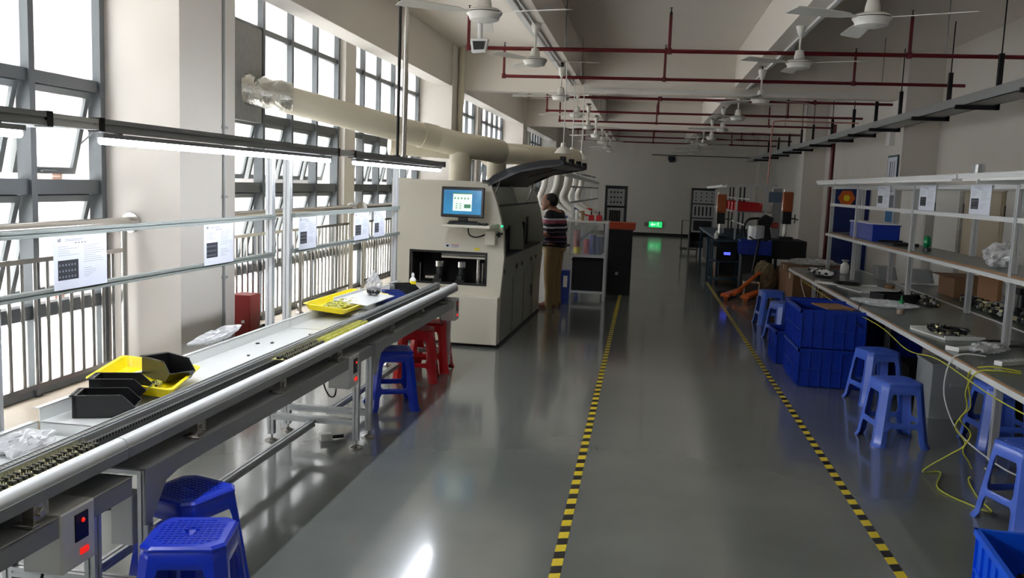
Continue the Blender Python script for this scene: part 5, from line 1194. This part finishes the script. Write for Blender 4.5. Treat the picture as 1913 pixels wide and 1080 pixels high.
t = thing('instrument', 'dark instrument with a glowing blue display under the far workbench edge', 'instrument', (1.56, 17.15, .449)); MB().box(-.16, .2, 0, .25, 0, .26).build('instrument_body', 'blackm', t, bevel=.006); MB().box(-.02, .10, -.004, 0, .12, .17).build('blue_display', 'ledblue', t)
t = thing('tool_trolley', 'dark teal trolley holding an instrument left of the far workbench', 'trolley', (1.30, 17.0, 0))
for x in (0, .5):
    for y in (0, .5): MB().box(x, x+.03, y, y+.03, .06, .84).cyl((x+.0, y+.015, .03), (x+.03, y+.015, .03), .03).build('upright', 'teal', t)
for z in (.10, .44, .82): MB().box(0, .53, 0, .53, z, z+.008).build('shelf_tray', 'teal', t)
t = thing('small_bottle', 'little white bottle on the edge of the far workbench, left of press', 'bottle', (1.43, 17.75, .841)); MB().lathe([(.001, 0), (.04, 0), (.04, .09), (.015, .12), (.015, .15), (.001, .15)], n=14).build('bottle_body', 'white', t, smooth=True)
t = thing('silver_canister', 'silver cylinder standing on a blue crate before the far workbench', 'canister', (1.98, 16.15, .93)); MB().lathe([(.001, 0), (.14, 0), (.14, .24), (.13, .25), (.001, .25)], n=28).build('canister_body', 'alu', t, smooth=True)
crate(.5, .5, .25, (1.96, 16.05, .68), 0, 'blue crate on a black box holding the silver cylinder')
tag(MB().box(-.22, .22, -.2, .2, 0, .67).box(-.23, .23, -.21, .21, .64, .675).build('storage_box', 'blackm', loc=(1.95, 16.05, 0), bevel=.008), 'black box on the floor carrying a blue crate and silver cylinder', 'box')
def carton(x, y, w_, d_, h_, rz, label, z=0):
    t = thing('carton', label, 'box', (x, y, z), rz, 'brown cartons')
    MB().box(-w_/2, w_/2, -d_/2, d_/2, 0, h_).build('carton_body', 'card', t, bevel=.004); MB().box(-w_/2-.002, w_/2+.002, -.025, .025, h_-.08, h_+.002).build('packing_tape', 'beige', t)
    MB().box(-w_/2, w_/2, -d_/2, -.003, h_, h_+.004).box(-w_/2, w_/2, .003, d_/2, h_, h_+.004).build('flap', 'card', t); return t
carton(1.72, 18.6, .45, .4, .32, 0, 'brown carton on the floor below the far workbench')
carton(2.62, 15.75, .5, .5, .5, .1, 'big brown carton beside the orange pallet jack')
carton(2.75, 14.9, .9, .7, .62, 0, 'large brown carton topped with plastic film behind the right bench end')
carton(2.42, 14.1, .3, .3, .55, .2, 'narrow brown carton with shiny tape, right behind the farthest stool')
carton(2.95, 13.7, .5, .5, .3, 0, 'low brown carton under the right bench end')
blob('plastic_film', (2.75, 14.85, .625), (.36, .2, .05), 'film', 61, 'crumpled plastic film lying over the large brown carton', 'film', amp=.5)
blob('paper_sack', (2.10, 15.6, 0), (.20, .16, .30), 'sackc', 62, 'standing beige sack beside the orange pallet jack', 'sack', amp=.18)
t = thing('pallet_jack', 'orange hand pallet jack parked among the cartons', 'pallet jack', (1.72, 15.1, 0), -.35)
b = MB()
for x in (-.16, .16): b.cb((x, -.1, .09), (.14, 1.0, .05)).cyl((x-.03, -.5, .04), (x+.03, -.5, .04), .04)
b.build('forks', 'orange', t, bevel=.006); MB().cb((0, .48, .22), (.3, .16, .34)).build('pump_head', 'dark', t, bevel=.02)
MB().tube([(-.05, -.45, .10), (.10, .1, .33), (.16, .35, .42)], .032, 10).build('orange_beam', 'orange', t, smooth=True)
MB().tube([(0, .5, .4), (.05, .62, .95)], .02).tube(curve_pts([(-.12, .63, 1.0), (0, .6, .95), (.2, .63, 1.0)], 4), .014).build('handle', 'black', t, smooth=True)
MB().cyl((-.05, .5, .08), (.05, .5, .08), .08, n=18).build('steering_wheel', 'blackm', t)
tag(MB().tube([(-.12, 0, 0), (-.12, 0, .25), (.12, 0, .25), (.12, 0, 0)], .012).tube([(-.12, .2, 0), (-.12, .2, .25), (.12, .2, .25), (.12, .2, 0)], .012).cyl((-.12, 0, .25), (-.12, .2, .25), .012).cyl((.12, 0, .25), (.12, .2, .25), .012).build('small_rack', 'beige', loc=(1.86, 15.25, 0)), 'small pale tube rack on the floor beside the beige sack', 'rack')
t = thing('push_trolley', 'thin steel trolley handle frame standing left of the far test rack', 'trolley', (1.08, 25.2, 0))
MB().tube([(0, 0, .06), (0, 0, .92), (.45, 0, .92), (.45, 0, .06)], .015).build('handle_frame', 'dark', t, smooth=True); MB().box(-.02, .47, 0, .7, .10, .13).build('deck', 'dark', t); MB().cyl((0, 0, .04), (.03, 0, .04), .04).cyl((.42, 0, .04), (.45, 0, .04), .04).build('wheel', 'blackm', t)
MB().box(-.012, .012, -.012, .012, .1, .4).build('bright_leg', 'steel', t)
